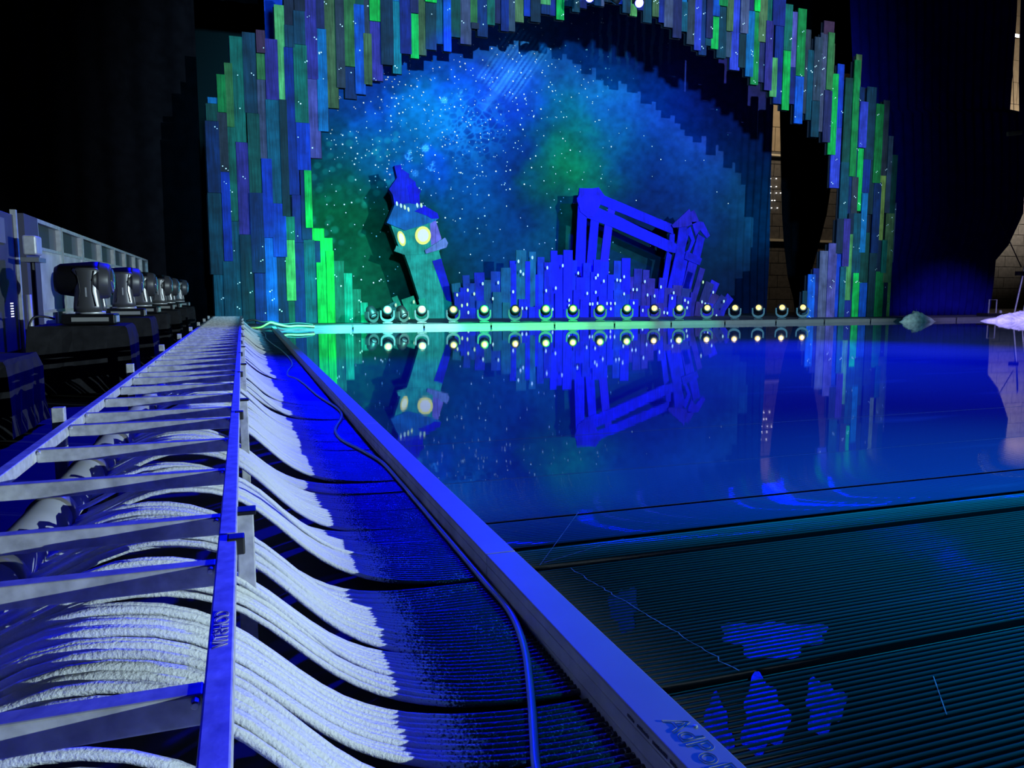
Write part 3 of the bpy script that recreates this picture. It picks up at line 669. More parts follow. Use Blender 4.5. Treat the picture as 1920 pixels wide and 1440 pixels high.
# ================================================================== SET PIECES
SY = 30.2
def pxpoly(pts, ox, oy, sc, Y):
    out = []
    for (a, b_) in pts:
        q = ony(ox+a/sc, oy+b_/sc, Y); out.append((q[0], max(q[2], .13)))
    return out
def flat_part(name, pts, parent, colr, Y, dy, th, ox, oy, sc, org):
    poly = [(x-org[0], z-org[2]) for x, z in pxpoly(pts, ox, oy, sc, Y)]
    me = MB().prism(poly, dy, dy+th).me(name); me.materials.append(M['flat'])
    return add(name, me, None, parent, color=lin(colr))
# ---- leaning clock tower
TC = (690, 290, 4.365)
og = ony(815, 604, SY); og = (og[0], SY, .13)
tw = thing('clock_tower', 'leaning cut-out clock tower with two glowing yellow clock faces', 'set piece', og)
TA = (SY,)
def tp(name, pts, colr, dy, th=.05): return flat_part(name, pts, tw, colr, SY, dy, th, *TC, og)
tp('shaft', [(300, 820), (340, 930), (415, 1170), (440, 1390), (640, 1390), (700, 1215), (580, 785)], (40, 170, 150), 0, .35)
tp('shaft_side', [(525, 870), (598, 850), (708, 1215), (640, 1190)], (12, 24, 215), -.02, .02)
tp('belfry', [(185, 575), (245, 745), (300, 822), (480, 812), (585, 785), (598, 690), (550, 535), (440, 570), (330, 605)], (40, 170, 150), -.04, .42)
tp('belfry_side', [(505, 565), (552, 538), (600, 690), (560, 720), (515, 745)], (140, 110, 215), -.05, .02)
lg = tp('ledge', [(230, 745), (300, 780), (300, 822), (210, 790)], (60, 180, 160), -.10, .10)
tp('ledge', [(460, 785), (625, 680), (650, 725), (635, 762), (470, 812)], (130, 140, 215), -.12, .12)
tp('roof', [(150, 560), (215, 412), (330, 400), (455, 418), (562, 480), (577, 522), (545, 545), (440, 580), (300, 622), (185, 575)], (20, 110, 190), -.10, .52)
tp('roof_side', [(375, 465), (455, 420), (562, 480), (577, 522), (520, 528), (470, 500)], (8, 12, 220), -.12, .03)
tp('spire', [(215, 410), (200, 330), (170, 285), (235, 190), (213, 92), (265, 84), (275, 120), (337, 160), (333, 185), (385, 222), (390, 258), (430, 298), (418, 332), (425, 445), (375, 465), (330, 462)], (10, 30, 220), -.06, .40)
tp('spire_side', [(320, 260), (385, 222), (390, 258), (430, 298), (418, 332), (425, 445), (375, 465), (345, 400)], (6, 8, 225), -.075, .02)
def ellipse(cx, cy, rx, ry, ang=0., n=22):
    c_, s_ = math.cos(ang), math.sin(ang)
    return [(cx+rx*math.cos(t)*c_-ry*math.sin(t)*s_, cy+rx*math.cos(t)*s_+ry*math.sin(t)*c_) for t in [2*math.pi*i/n for i in range(n)]]
M['clock_ring'] = simple('lit_clock_rim', (.7, .5, .05), .5, emit=(1, .78, .12), estr=.3)
M['clock_face'] = simple('lit_clock_face', (.5, .42, .5), .5, emit=(1.0, .86, .92), estr=.3)
M['clock_face2'] = simple('lit_clock_face_warm', (.6, .55, .4), .5, emit=(1.0, .95, .6), estr=.4)
for (cx, cy, rx, ry, an, fm_) in ((447, 662, 65, 75, 0, 'clock_face'), (272, 687, 30, 64, -.28, 'clock_face2')):
    for nm, k, mt, dy in (('clock', 1.0, 'clock_ring', -.07), ('clock_face', .68, fm_, -.085)):
        poly = [(x-og[0], z-og[2]) for x, z in pxpoly(ellipse(cx, cy, rx*k, ry*k, an), *TC, SY)]
        o = MB().prism(poly, dy, dy+.03).obj(nm, M[mt], tw if nm == 'clock' else par)
        par = o
M['win'] = simple('lit_small_window', (.5, .58, .6), .5, emit=(.75, 1.0, .85), estr=.12)
M['win_y'] = simple('lit_small_window_yellow', (.55, .62, .3), .5, emit=(.8, 1.0, .5), estr=.2)
for i, (a, b_) in enumerate(((232, 404), (265, 420), (296, 433), (326, 450), (398, 417), (431, 417))):
    poly = [(x-og[0], z-og[2]) for x, z in pxpoly(ellipse(a, b_, 9, 20, -.15, 8), *TC, SY)]
    MB().prism(poly, -.125, -.10).obj('window', M['win_y' if i in (2, 3, 5) else 'win'], tw)
# ---- leaning gate of beams
GY = 30.5; GC = (1020, 330, 4.965)
og = ony(1160, 598, GY); og = (og[0], GY, .13)
gt = thing('leaning_gate', 'tilted blue cut-out gateway of columns, beams and gables', 'set piece', og)
VB = (12, 16, 225)
def gp(name, pts, dy, th=.06, colr=None):
    colr = colr or random.choice([(12, 16, 225), (10, 12, 215), (26, 18, 215), (8, 14, 235), (36, 24, 200)])
    return flat_part(name, pts, gt, colr, GY, dy, th, *GC, og)
gp('column', [(318, 150), (400, 130), (365, 1395), (262, 1395)], -.06)
gp('column', [(440, 365), (515, 372), (440, 1395), (350, 1395)], 0)
gp('column', [(568, 430), (640, 455), (540, 1395), (460, 1395)], 0)
gp('gable', [(298, 208), (300, 235), (312, 268), (330, 335), (392, 385), (455, 375), (500, 300), (552, 180), (500, 108), (440, 118), (320, 115), (318, 180)], -.10)
gp('lintel', [(490, 150), (560, 182), (840, 300), (960, 352), (1190, 448), (1205, 545), (930, 432), (660, 322), (500, 255)], -.02)
gp('strut', [(600, 285), (668, 310), (640, 405), (585, 385)], 0)
gp('beam', [(385, 335), (500, 295), (700, 380), (900, 480), (1250, 640), (1245, 722), (1150, 705), (640, 478), (385, 385)], -.03)
gp('gable', [(1178, 458), (1340, 308), (1352, 335), (1385, 318), (1430, 420), (1330, 470), (1250, 480), (1190, 482)], -.12)
gp('gable', [(1362, 430), (1440, 425), (1470, 432), (1532, 556), (1502, 582), (1440, 505), (1400, 560)], -.12)
gp('strut', [(1172, 540), (1218, 540), (1212, 690), (1162, 680)], 0)
gp('column', [(1252, 480), (1330, 470), (1300, 760), (1200, 1395), (1085, 1395), (1225, 700)], -.05)
gp('column', [(1150, 700), (1192, 735), (1100, 1395), (1050, 1395)], .02)
gp('strut', [(1290, 520), (1362, 470), (1405, 600), (1352, 720), (1290, 720), (1340, 690), (1370, 600), (1345, 550), (1300, 720)], -.02)
gp('column', [(1300, 740), (1340, 770), (1230, 1395), (1190, 1395)], .0)
gp('beam', [(1318, 698), (1462, 770), (1440, 832), (1298, 772)], -.09)
gp('column', [(1430, 540), (1492, 580), (1448, 770), (1372, 745)], -.04)
gp('column', [(1345, 790), (1424, 818), (1300, 1395), (1215, 1395)], -.04)
# ---- skyline of upright boards
KY = 29.6
og = ony(1110, 600, KY); og = (og[0], KY, .13)
sk = thing('board_skyline', 'jagged skyline of upright blue boards with small lit windows', 'set piece', og)
BRD = [(846, 863, 531, -8), (866, 880, 545, -3), (867, 880, 516, -3), (879, 891, 531, -2), (889, 908, 511, -2), (907, 920, 525, 0), (920, 938, 509, 0), (939, 957, 502, 0), (956, 968, 489, 0), (968, 987, 469, 0), (985, 994, 490, 0), (992, 1005, 472, 0), (1004, 1010, 515, 0), (1008, 1021, 482, 0), (1020, 1034, 492, 0), (1033, 1045, 470, 0), (1043, 1057, 478, 0), (1056, 1073, 469, 0), (1071, 1082, 488, 0), (1080, 1096, 520, 0), (1094, 1109, 493, 0), (1107, 1114, 510, 0), (1113, 1126, 487, 0), (1125, 1142, 490, 1), (1139, 1151, 515, 0), (1151, 1164, 489, 1), (1163, 1168, 520, 0), (1166, 1182, 484, 0), (1180, 1191, 519, 0), (1189, 1204, 504, 1), (1202, 1209, 530, 0), (1206, 1218, 506, 2), (1214, 1228, 522, 2), (1226, 1238, 541, 0), (1236, 1249, 521, 3), (1246, 1264, 540, 3), (1262, 1280, 535, 3), (1278, 1296, 541, 5), (1290, 1304, 548, 8), (1303, 1313, 503, 17), (1316, 1332, 530, 20), (1326, 1342, 528, 24), (1330, 1347, 552, 26), (1344, 1358, 556, 34), (1355, 1370, 556, 40)]
LEFT = [(722, 742, 569, -25), (734, 745, 556, -22), (752, 776, 558, -18), (784, 797, 560, -14), (744, 760, 575, -10), (770, 790, 572, -8)]
b_me = MB().box(-.5, .5, -.03, .03, 0, 1).me('board'); b_me.materials.append(M['flat'])
def board_color(x):
    if x < 830: return random.choice([(20, 170, 120), (30, 190, 140), (40, 150, 140)])
    t = (x-850)/500
    if x < 1000: c0 = random.choice([(10, 90, 140), (8, 60, 170), (14, 110, 120), (10, 40, 200)])
    elif x < 1180: c0 = random.choice([(10, 24, 200), (12, 34, 190), (16, 26, 215), (10, 60, 170)])
    else: c0 = random.choice([(40, 26, 160), (26, 24, 190), (56, 40, 130), (36, 40, 130)])
    return c0
allb = [(b_, 0) for b_ in BRD+LEFT]
x = 850
while x < 1350:
    wd = random.uniform(9, 18); allb.append(((x, x+wd, random.uniform(538, 582), random.uniform(-2, 2)+(max(0, x-1240)/8 if x > 1240 else 0)), 1)); x += wd*random.uniform(.8, 1.25)
for (a, b_, c, ang), fr in allb:
    q0 = ony(a, 600, KY); q1 = ony(b_, 600, KY); qt = ony((a+b_)/2, c, KY)
    h = (qt[2]-.13)/math.cos(math.radians(ang)); base = qt[0]-math.tan(math.radians(ang))*(qt[2]-.13)
    if abs(ang) > 12 and a > 1300: base = ony((a+b_)/2, 600, KY)[0]-math.tan(math.radians(ang))*(qt[2]-.13)*.75; h *= 1.0
    add('board', b_me, None, sk, loc=(base-og[0], random.uniform(-.02, .05)-(.10 if fr else 0), 0), rot=(0, math.radians(ang), 0), scale=(q1[0]-q0[0], 1, h), color=[v*random.uniform(.8, 1.2) for v in lin(board_color(a))])
w_me = MB().prism([(.5*math.cos(t*math.pi/4), .5*math.sin(t*math.pi/4)) for t in range(8)], -.01, .0).me('window'); w_me.materials.append(M['win'])
w2_me = w_me.copy(); w2_me.materials[0] = M['win_y']
WN = [(857, 553, 1), (877, 544, 1), (889, 551, 1), (876, 571, 1), (866, 573, 1), (878, 586, 0), (905, 532, 0), (934, 530, 0), (924, 560, 0), (962, 547, 0), (972, 490, 0), (976, 509, 0), (981, 514, 0), (979, 578, 0), (987, 578, 0), (998, 483, 0), (1026, 502, 0), (1024, 545, 0), (1055, 498, 0), (1042, 540, 0), (1036, 580, 0), (1067, 563, 0), (1067, 573, 0), (1084, 512, 0), (1101, 550, 0), (1117, 548, 0), (1106, 570, 0), (1111, 570, 0), (1120, 569, 0), (1138, 569, 0), (1145, 569, 0), (1153, 569, 0), (1145, 579, 0), (1132, 527, 0), (1121, 516, 0), (1117, 521, 0), (1157, 525, 0), (1163, 526, 0), (1170, 519, 0), (1170, 551, 0), (1187, 543, 0), (1194, 543, 0), (1188, 568, 0), (1209, 528, 0), (1214, 553, 0), (1227, 555, 0), (1239, 538, 0), (1263, 549, 0), (1260, 559, 0), (1284, 563, 0), (1290, 567, 0), (1288, 577, 0), (1205, 582, 0), (1236, 581, 0), (1245, 586, 0), (1251, 587, 0), (1318, 529, 1), (1316, 566, 0), (1322, 570, 0), (1337, 548, 0), (1328, 572, 0), (1357, 565, 0), (1343, 592, 0), (742, 572, 1), (776, 566, 1), (767, 598, 1)]
for (a, b_, yl) in WN:
    q = ony(a, b_, KY-.17)
    add('window', w2_me if yl else w_me, None, sk, loc=(q[0]-og[0], -.175, q[2]-.13), scale=(.08, 1, .145))

# ================================================================== MOVING LAMPS ON THE STAGE EDGE
def stage_lamp(label, loc, rz, lit=True, tilt=20):
    t = thing('stage_lamp', label, 'moving light', loc, (0, 0, rz), group='moving lights along the stage edge')
    b0_ = MB().box(-.15, .15, -.12, .12, 0, .05).obj('base', M['black_plastic'], t, bevel=.012)
    yk = MB(); n = 14
    ring = []
    for i in range(n+1):
        a = math.pi+math.pi*i/n; ring.append((.215*math.cos(a), .25+.20*math.sin(a)))
    ring = [(-.215, .40)]+ring+[(.215, .40)]
    inner = []
    for i in range(n+1):
        a = 2*math.pi-math.pi*i/n; inner.append((.165*math.cos(a), .25+.115*math.sin(a)))
    inner = [(.165, .40)]+inner+[(-.165, .40)]
    k = len(ring)
    for i in range(k-1):
        yk.prism([ring[i], ring[i+1], inner[k-2-i], inner[k-1-i]], -.09, .09)
    yk.obj('yoke', M['yoke_grey'], t)
    hd = MB().lathe([(.05, -.19), (.12, -.18), (.155, -.10), (.16, .02), (.15, .12), (.135, .16), (.12, .165)], 18, 'y').obj('head', M['black_plastic'], t, True, loc=(0, 0, .38))
    hd.rotation_euler = (math.radians(-tilt) if lit else math.radians(50), 0, 0); hd.scale = (1, -1, 1)
    ln = MB().lathe([(.095, .16), (.09, .172), (.05, .18), (.01, .182)], 16, 'y').obj('lens', M['lens_warm'] if lit else M['lens_glass'], hd, True)
    return t
M['yoke_grey'] = simple('yoke_paint', (.018, .02, .022), .4)
LXS = [726, 790, 849, 907, 965, 1022, 1073, 1124, 1174, 1225, 1272, 1324, 1376, 1420, 1464, 1503]
for i, px in enumerate(LXS):
    q = ony(px, 600, 24.75)
    lab = ('leftmost' if i == 0 else 'rightmost' if i == 15 else ORD[i]) + ' black moving light with warm lit lens on the stage edge' + ('' if i in (0, 15) else ', from the left')
    t = stage_lamp(lab, (q[0], 24.72, .13), math.atan2(q[0], 24.7)*-1+math.radians(4), True, 14)
    t.scale = (1.09, 1.09, 1.09)
    l = bpy.data.lights.new('lens_glow', 'POINT'); lo = bpy.data.objects.new('lens_glow', l); COL.objects.link(lo)
    l.energy = 1.2; l.color = (1, .75, .4); l.shadow_soft_size = .05; lo.parent = t; lo.location = (0, -.32, .42)
for px, lab in ((697, 'unlit black moving light tipped over beside the leftmost lit lamp'), (754, 'unlit black moving light just right of the leftmost lit lamp')):
    q = ony(px, 600, 24.75); stage_lamp(lab, (q[0], 24.74, .13), .5, False).scale = (1., 1., 1.)
# ---- lamps hung above the arch on a truss (their lenses mirror in the wet mats)
trs = thing('lamp_truss', 'aluminium lighting truss hung across above the stage arch', 'truss', (0, 25.0, 17.4))
for (dy, dz) in ((-.15, -.15), (.15, -.15), (-.15, .15), (.15, .15)):
    MB().tube([(2, dy, dz+.5), (24, dy, dz+.5)], .025, 8).obj('chord', M['alu'], trs, True)
br = MB(); x = 2.
while x < 23.6:
    br.tube([(x, -.15, .35), (x+.5, -.15, .65)], .012, 6).tube([(x, .15, .65), (x+.5, .15, .35)], .012, 6).tube([(x, -.15, .35), (x, .15, .35)], .012, 6); x += .5
br.obj('bracing', M['alu'], trs)
def hung_lamp(label, loc, aim, lit=True, beam=0):
    t = thing('hung_lamp', label, 'moving light', loc, group='lamps hung above the arch')
    MB().box(-.17, .17, -.17, .17, -.08, 0).obj('base', M['black_plastic'], t, bevel=.01)
    MB().tube([(0, 0, 0), (0, 0, 17.70-loc[2])], .02, 8).obj('drop_pipe', M['black_plastic'], t)
    y_ = MB().box(-.22, .22, -.05, .05, -.13, -.08).box(-.22, -.18, -.06, .06, -.48, -.12).box(.18, .22, -.06, .06, -.48, -.12); y_.obj('yoke', M['black_plastic'], t)
    hd = MB().lathe([(.06, -.26), (.13, -.24), (.165, -.05), (.17, .15), (.16, .2)], 18, 'z').obj('head', M['black_plastic'], t, True, loc=(0, 0, -.42))
    hd.rotation_euler = (Vector(aim)-Vector(loc)).to_track_quat('Z', 'Y').to_euler()
    MB().lathe([(.145, .2), (.14, .215), (.05, .225), (.01, .226)], 18, 'z').obj('lens', M['lens_blue'] if lit else M['lens_glass'], hd, True)
    if beam:
        l = bpy.data.lights.new('beam', 'SPOT'); lo = bpy.data.objects.new('beam', l); COL.objects.link(lo); lo.parent = hd
        l.energy = beam; l.color = BLUE; l.spot_size = math.radians(9); l.spot_blend = .8; l.shadow_soft_size = .12
        lo.location = (0, 0, .26); lo.rotation_euler = (math.pi, 0, 0)
    return t
q1, q2, q3 = ony(1105, -4, 25.0), ony(1197, 6, 25.0), ony(1157, -4, 25.0)
hung_lamp('blue-lit lamp at the top edge, left of the two showing', (q1[0], 25.0, q1[2]+.45), (3, 3, 0))
hung_lamp('blue-lit lamp at the top edge, right of the two showing', (q2[0], 25.0, q2[2]+.45), (6, 3, 0))
hung_lamp('dark blue lamp body hanging between the two lit ones', (q3[0], 25.0, q3[2]+.45), (9, 30, 4), False)
# positions found by following the mirror reflections seen on the near mats
def mirror(px, py, Y):
    p_ = onz(px, py, 0); d = ray(px, py); t = (Y-p_[1])/d[1]; return (p_[0]+d[0]*t, Y, -d[2]*t)
for px, py in ((1430, 1345), (1545, 1325), (1340, 1370), (1450, 1205)):
    r = mirror(px, py, 25.0)
    hung_lamp({1430: 'second', 1545: 'rightmost', 1340: 'leftmost', 1450: 'third'}[px]+' of the four blue lamps on the truss mirrored in the near mats', (r[0], 25.0, r[2]+.45), (lambda a_: (a_[0], a_[1], .4))(onz(px, py, 0)), True, 1300)

# shallow puddles standing on the near mats
M['puddle'] = simple('puddle_water', (.01, .02, .05), .24, bump=.25, nscale=30)
for i, (px, py, rx, ry, lab) in enumerate(((1342, 1372, 30, 62, 'leftmost shallow puddle on the nearest mat beside the border'), (1432, 1342, 42, 70, 'widest shallow puddle on the nearest mat, mirroring a blue lamp'), (1545, 1322, 36, 50, 'rightmost shallow puddle on the nearest mat, mirroring a blue lamp'), (1450, 1195, 95, 34, 'long shallow puddle on the second mat, mirroring a blue lamp'), (1170, 1140, 26, 40, 'small shallow puddle on the second mat close to the border'))):
    c_ = Vector(onz(px, py, 0)); v = [c_+Vector((0, 0, -.0035))]; n = 40
    for j in range(n):
        a = 2*math.pi*j/n; k = 1+.18*math.sin(3*a+i)+.12*math.sin(7*a+2*i)+random.uniform(-.02, .02)
        q = Vector(onz(px+rx*k*math.cos(a), py+ry*k*math.sin(a), 0)); v.append(q+Vector((0, 0, -.0035)))
    o = add('puddle', mesh('puddle', v, [(0, (j+1) % n+1, j+1) for j in range(n)], True), M['puddle']); tag(o, lab, 'puddle', 'puddles on the near mats')

# ================================================================== DRAPES ON THE RIGHT
def mid_pull(s, z, x, y):
    return x, y, z
# black leg hanging in the slit, tapering to a tied foot
v = []; f = []; NVV = 24
edge = [(1462, 1578, 150), (1462, 1577, 200), (1463, 1570, 260), (1464, 1562, 320), (1466, 1550, 400), (1470, 1535, 460), (1477, 1518, 520), (1488, 1506, 560), (1491, 1500, 597)]
n = 26
for (xl, xr, yy_) in edge:
    A0 = ony(xl, yy_, 34.6); A1 = ony(xr, yy_, 34.6)
    for i in range(n+1):
        t = i/n; v.append((A0[0]+(A1[0]-A0[0])*t, 34.6+.07*math.sin(t*2*math.pi*5), max(A0[2]+(A1[2]-A0[2])*t, .14)))
for j in range(len(edge)-1):
    for i in range(n):
        a = j*(n+1)+i; f.append((a, a+1, a+n+2, a+n+1))
o = add('black_leg_drape', mesh('black_leg_drape', v, f, True), M['drape']); o.modifiers.new('thickness', 'SOLIDIFY').thickness = .015
tag(o, 'black drape narrowing to a tied foot in the slit beside the backdrop', 'drape')
# large black drape to the right of the arch, its lower right corner drawn back
v = []; f = []
edge = [(1588, 1914, -220), (1594, 1906, 20), (1600, 1897, 150), (1602, 1893, 206), (1602.2, 1921, 212), (1605, 1922, 300), (1610, 1918, 400), (1612, 1890, 460), (1614, 1866, 488), (1618, 1862, 530), (1621, 1856, 575), (1622, 1850, 599)]
n = 90
for (xl, xr, yy_) in edge:
    A0 = ony(xl, yy_, 27.0); A1 = ony(xr, yy_, 27.0)
    for i in range(n+1):
        t = i/n; am = .05+.05*t; v.append((A0[0]+(A1[0]-A0[0])*t, 27.0+am*math.sin(t*2*math.pi*19+.8*math.sin(t*13)), max(A0[2]+(A1[2]-A0[2])*t, .14)))
for j in range(len(edge)-1):
    for i in range(n):
        a = j*(n+1)+i; f.append((a, a+1, a+n+2, a+n+1))
M['drape_blue_cast'] = simple('black_drape_blue_cast', (.003, .003, .08), .95, noise=.25, nscale=2, spec=0)  # the blue light on this black drape is put into its colour
o = add('side_drape', mesh('side_drape', v, f, True), M['drape_blue_cast']); o.modifiers.new('thickness', 'SOLIDIFY').thickness = .015
tag(o, 'large black drape right of the arch with its lower corner drawn back', 'drape')
# header drape above the slit, behind the arch
o = drape('header_drape', [(-6, 35.0), (38, 35.0)], 13.0, 27, .06, .8, M['drape']); tag(o, 'black masking drape hanging high behind the arch', 'drape')
# drape edge at the frame's right side with a rope pole
q = ony(1912, 300, 26.7)
v = []; f = []
edge = [(1921, 2100, -200), (1913, 2090, 20), (1910, 2080, 150), (1911, 2080, 214)]
for (xl, xr, yy_) in edge:
    A0 = ony(xl, yy_, 26.7); A1 = ony(xr, yy_, 26.7)
    for i in range(21):
        t = i/20; v.append((A0[0]+(A1[0]-A0[0])*t, 26.7+.07*math.sin(t*2*math.pi*4), A0[2]+(A1[2]-A0[2])*t))
for j in range(len(edge)-1):
    for i in range(20):
        a = j*21+i; f.append((a, a+1, a+22, a+21))
o = add('edge_drape', mesh('edge_drape', v, f, True), M['drape_blue_cast']); o.modifiers.new('thickness', 'SOLIDIFY').thickness = .015
tag(o, 'black drape edge beside the bright slit at the upper right', 'drape')
# ---- snow heaps on the far border
def heap(name, label, cx, cy, r, hgt, colr, rough, seed):
    rr = np.random.default_rng(seed); v = []; f = []; n1, n2 = 9, 22
    for i in range(n1+1):
        a = i/n1
        for j in range(n2):
            th = 2*math.pi*j/n2; k = 1+.22*math.sin(3*th+seed)+.12*rr.normal()
            v.append((cx+r[0]*a*k*math.cos(th), cy+r[1]*a*k*math.sin(th), .02+hgt*max(0, 1-a**1.6)*(1+.12*rr.normal()) if i < n1 else .0))
    for i in range(n1):
        for j in range(n2): f.append((i*n2+j, (i+1)*n2+j, (i+1)*n2+(j+1) % n2, i*n2+(j+1) % n2))
    o = add(name, mesh(name, v, f, True), simple(name+'_mat', colr, rough, noise=.4, nscale=6, bump=.6)); tag(o, label, 'snow'); return o
q = ony(1710, 606, 23.9); heap('snow_heap', 'small heap of scraped snow on the far border', q[0], 23.72, (.8, .26), .36, (.62, .72, .66), .5, 3)
q = ony(1895, 606, 23.3); heap('snow_heap', 'wide violet-lit snow heap at the right end of the border', q[0]+.7, 23.2, (1.9, .6), .36, (.75, .72, .85), .6, 5)
# ---- tripod stand at the far right
ts = thing('light_stand', 'silver tripod light stand by the right frame edge', 'stand', (ony(1908, 596, 25.0)[0], 25.0, 0))
bx = ts.location
MB().tube([(-.25, 0, .13), (.15, 0, 2.0), (.4, .05, 3.3)], .035, 8).obj('mast', M['alu'], ts, True)
MB().tube([(-.12, .1, .13), (.22, .1, 2.0)], .03, 8).obj('leg', M['alu'], ts, True)
MB().tube([(.15, -.1, .13), (.5, -.05, 1.6)], .028, 8).obj('leg', M['alu'], ts, True)
MB().tube([(-1.6, .1, 4.6), (.05, .05, 2.3)], .022, 6).obj('guy_rope', M['black_plastic'], ts, True)
MB().box(-.25, .15, -.1, .1, 1.92, 2.1).obj('clamp', M['black_plastic'], ts, bevel=.02)
q = ony(1856, 592, 25.4)
cs = thing('equipment_trolley', 'small dark equipment trolley at the foot of the side drape', 'trolley', (q[0], 25.4, 0))
MB().box(-.45, .75, -.3, .3, .13, .26).obj('platform', M['black_plastic'], cs, bevel=.02)
fr_ = MB().tube([(-.1, 0, .26), (-.1, 0, .85), (.35, 0, .85), (.35, 0, .26)], .03, 6); fr_.obj('handle', M['grey_metal'], cs)
MB().lathe([(.06, 0), (.06, .1), (.03, .13)], 10).obj('lamp', M['grey_metal'], cs, loc=(.5, -.1, .26))
q = ony(1902, 250, 25.2)
yb = MB().box(-.42, .42, -.05, .05, -.09, .09).obj('yellow_bar', simple('yellow_paint', (.6, .45, .12), .5), None, bevel=.02, loc=q, rot=(0, math.radians(-8), 0))
MB().tube([(0, 0, .08), (0, 0, 27-q[2])], .012, 6).obj('hanging_rope', M['rubber'], yb)
tag(yb, 'short yellow bar hanging high beside the right frame edge', 'bar')
q = ony(1904, 68, 41.75)
wl = thing('work_light', 'bright work light shining high by the right frame edge', 'light', q)
MB().box(-.25, .25, -.1, .1, -.12, .12).obj('housing', M['black_plastic'], wl, bevel=.02)
MB().box(-.2, .2, -.13, -.1, -.1, .1).obj('lens', simple('lit_worklight', (1, 1, .9), .3, emit=(1, .93, .75), estr=12), wl)

# ================================================================== LEFT SIDE: PANEL FENCE, CASES, BIG MOVING HEADS
FX = -2.5
M['panel'] = simple('cloudy_panel', (.52, .56, .66), .5, .1, noise=.35, nscale=2.5)
M['win_dark'] = simple('dark_window_panel', (.05, .05, .048), .5, noise=.2)
Yb = [11.53, 13.0, 14.58, 16.35, 17.99, 19.6, 21.24, 22.63, 24.07]
for k in range(8):
    y0, y1 = Yb[k]+.03, Yb[k+1]-.03
    lab = ('nearest' if k == 0 else 'farthest' if k == 7 else ORD[k]) + ' aluminium framed boarding panel behind the lamp cases' + ('' if k in (0, 7) else ', from the camera')
    t = thing('boarding_panel', lab, 'panel', (FX, y0, .45), group='framed boarding panels on the left')
    W_ = y1-y0; h = 2.03-.45
    fr_ = MB()
    for a, b_ in ((0, .06), (W_-.06, W_)): fr_.box(-.03, .03, a, b_, 0, h)
    for a, b_ in ((0, .05), (.36, .40), (h-.40, h-.36), (h-.05, h)): fr_.box(-.03, .03, .06, W_-.06, a, b_)
    fr_.box(-.03, .03, W_*.62, W_*.62+.045, .05, .36)
    fr_.obj('frame', M['alu'], t)
    MB().box(-.012, .008, .06, W_-.06, .40, h-.40).obj('board', M['panel'], t)
    MB().box(-.012, .004, .06, W_*.62, .05, .36).obj('lower_board', M['panel'], t)
    MB().box(-.02, .002, W_*.62+.045, W_-.06, .05, .36).obj('lower_board', M['win_dark'], t)
    MB().box(-.05, -.03, .06, W_*.66, h-.36, h-.05).obj('window_board', M['win_dark'], t)
    MB().box(-.05, -.03, W_*.66, W_-.06, h-.36, h-.05).obj('window_board', simple('grey_window_board', (.13, .135, .16), .5), t)
    MB().box(-.03, .03, .0, W_, -.42, 0).obj('skirt', M['black_plastic'], t)
rl = thing('hand_rail', 'thin metal hand rail running behind the boarding panels', 'rail', (-3.5, 9, 0))
MB().tube([(0, -2, 2.25), (0, 3.9, 2.25)], .03, 8).obj('top_bar', M['alu'], rl, True); MB().tube([(0, 4.6, 2.25), (0, 14.5, 2.25)], .03, 8).obj('top_bar', M['alu'], rl, True)
for yy_ in (0, 3.9, 4.6, 7.5, 10.5, 13.5): MB().tube([(0, yy_, 0), (0, yy_, 2.25)], .025, 6).obj('post', M['alu'], rl)
# loudspeaker cabinet and its posts at the frame's left edge
cb = thing('dark_cabinet', 'tall dark cabinet with small indicator lights at the left edge', 'cabinet', (-2.62, 9.6, 0))
MB().box(-.5, .12, -.9, 1.0, .40, 1.98).obj('body', simple('dark_grey_cabinet', (.06, .06, .075), .6, noise=.2, nscale=4), cb, bevel=.01)
MB().box(-.45, .10, -.88, .98, 0, .40).obj('plinth', M['black_plastic'], cb)
MB().box(.10, .135, -.2, .55, 1.62, 1.9).obj('inset_panel', simple('grey_inset', (.16, .16, .17), .5), cb)
MB().box(.09, .15, .98, 1.04, .22, 2.04).obj('edge_post', M['alu'], cb)
led = MB().box(.118, .124, -.006, .006, -.006, .006).me('indicator'); led.materials.append(simple('white_indicator', (1, 1, 1), .5, emit=(.9, .95, 1), estr=2))
for i in range(3):
    for j in range(6): add('indicator', led, None, cb, loc=(0, .62+i*.045, .80+j*.03))
for i in range(2): add('indicator', led, None, cb, loc=(0, .05+i*.06, 1.33))
dp = thing('dark_post', 'dark square post between the cabinet and the first boarding panel', 'post', (-2.5, 11.1, 0))
MB().box(-.06, .06, -.30, .36, .5, 2.02).obj('upper_leaf', simple('dark_leaf', (.07, .07, .085), .6), dp)
MB().box(-.09, .09, -.35, .38, 0, .5).obj('foot', M['black_plastic'], dp)
MB().tube([(.1, -.5, .1), (.1, -.5, 1.05)], .03, 8).obj('tube', M['alu'], dp, True)
fl = thing('flood_light', 'small silver flood light on a bracket between cabinet and panels', 'light', (-2.27, 10.3, 1.50))
MB().box(-.06, .08, -.14, .14, 0, .22).obj('housing', M['alu'], fl, bevel=.02)
MB().box(-.08, .10, -.16, .18, -.08, -.03).obj('bracket', M['grey_metal'], fl); MB().tube([(0, 0, -1.50), (0, 0, -.05)], .025, 8).obj('pole', M['black_plastic'], fl)
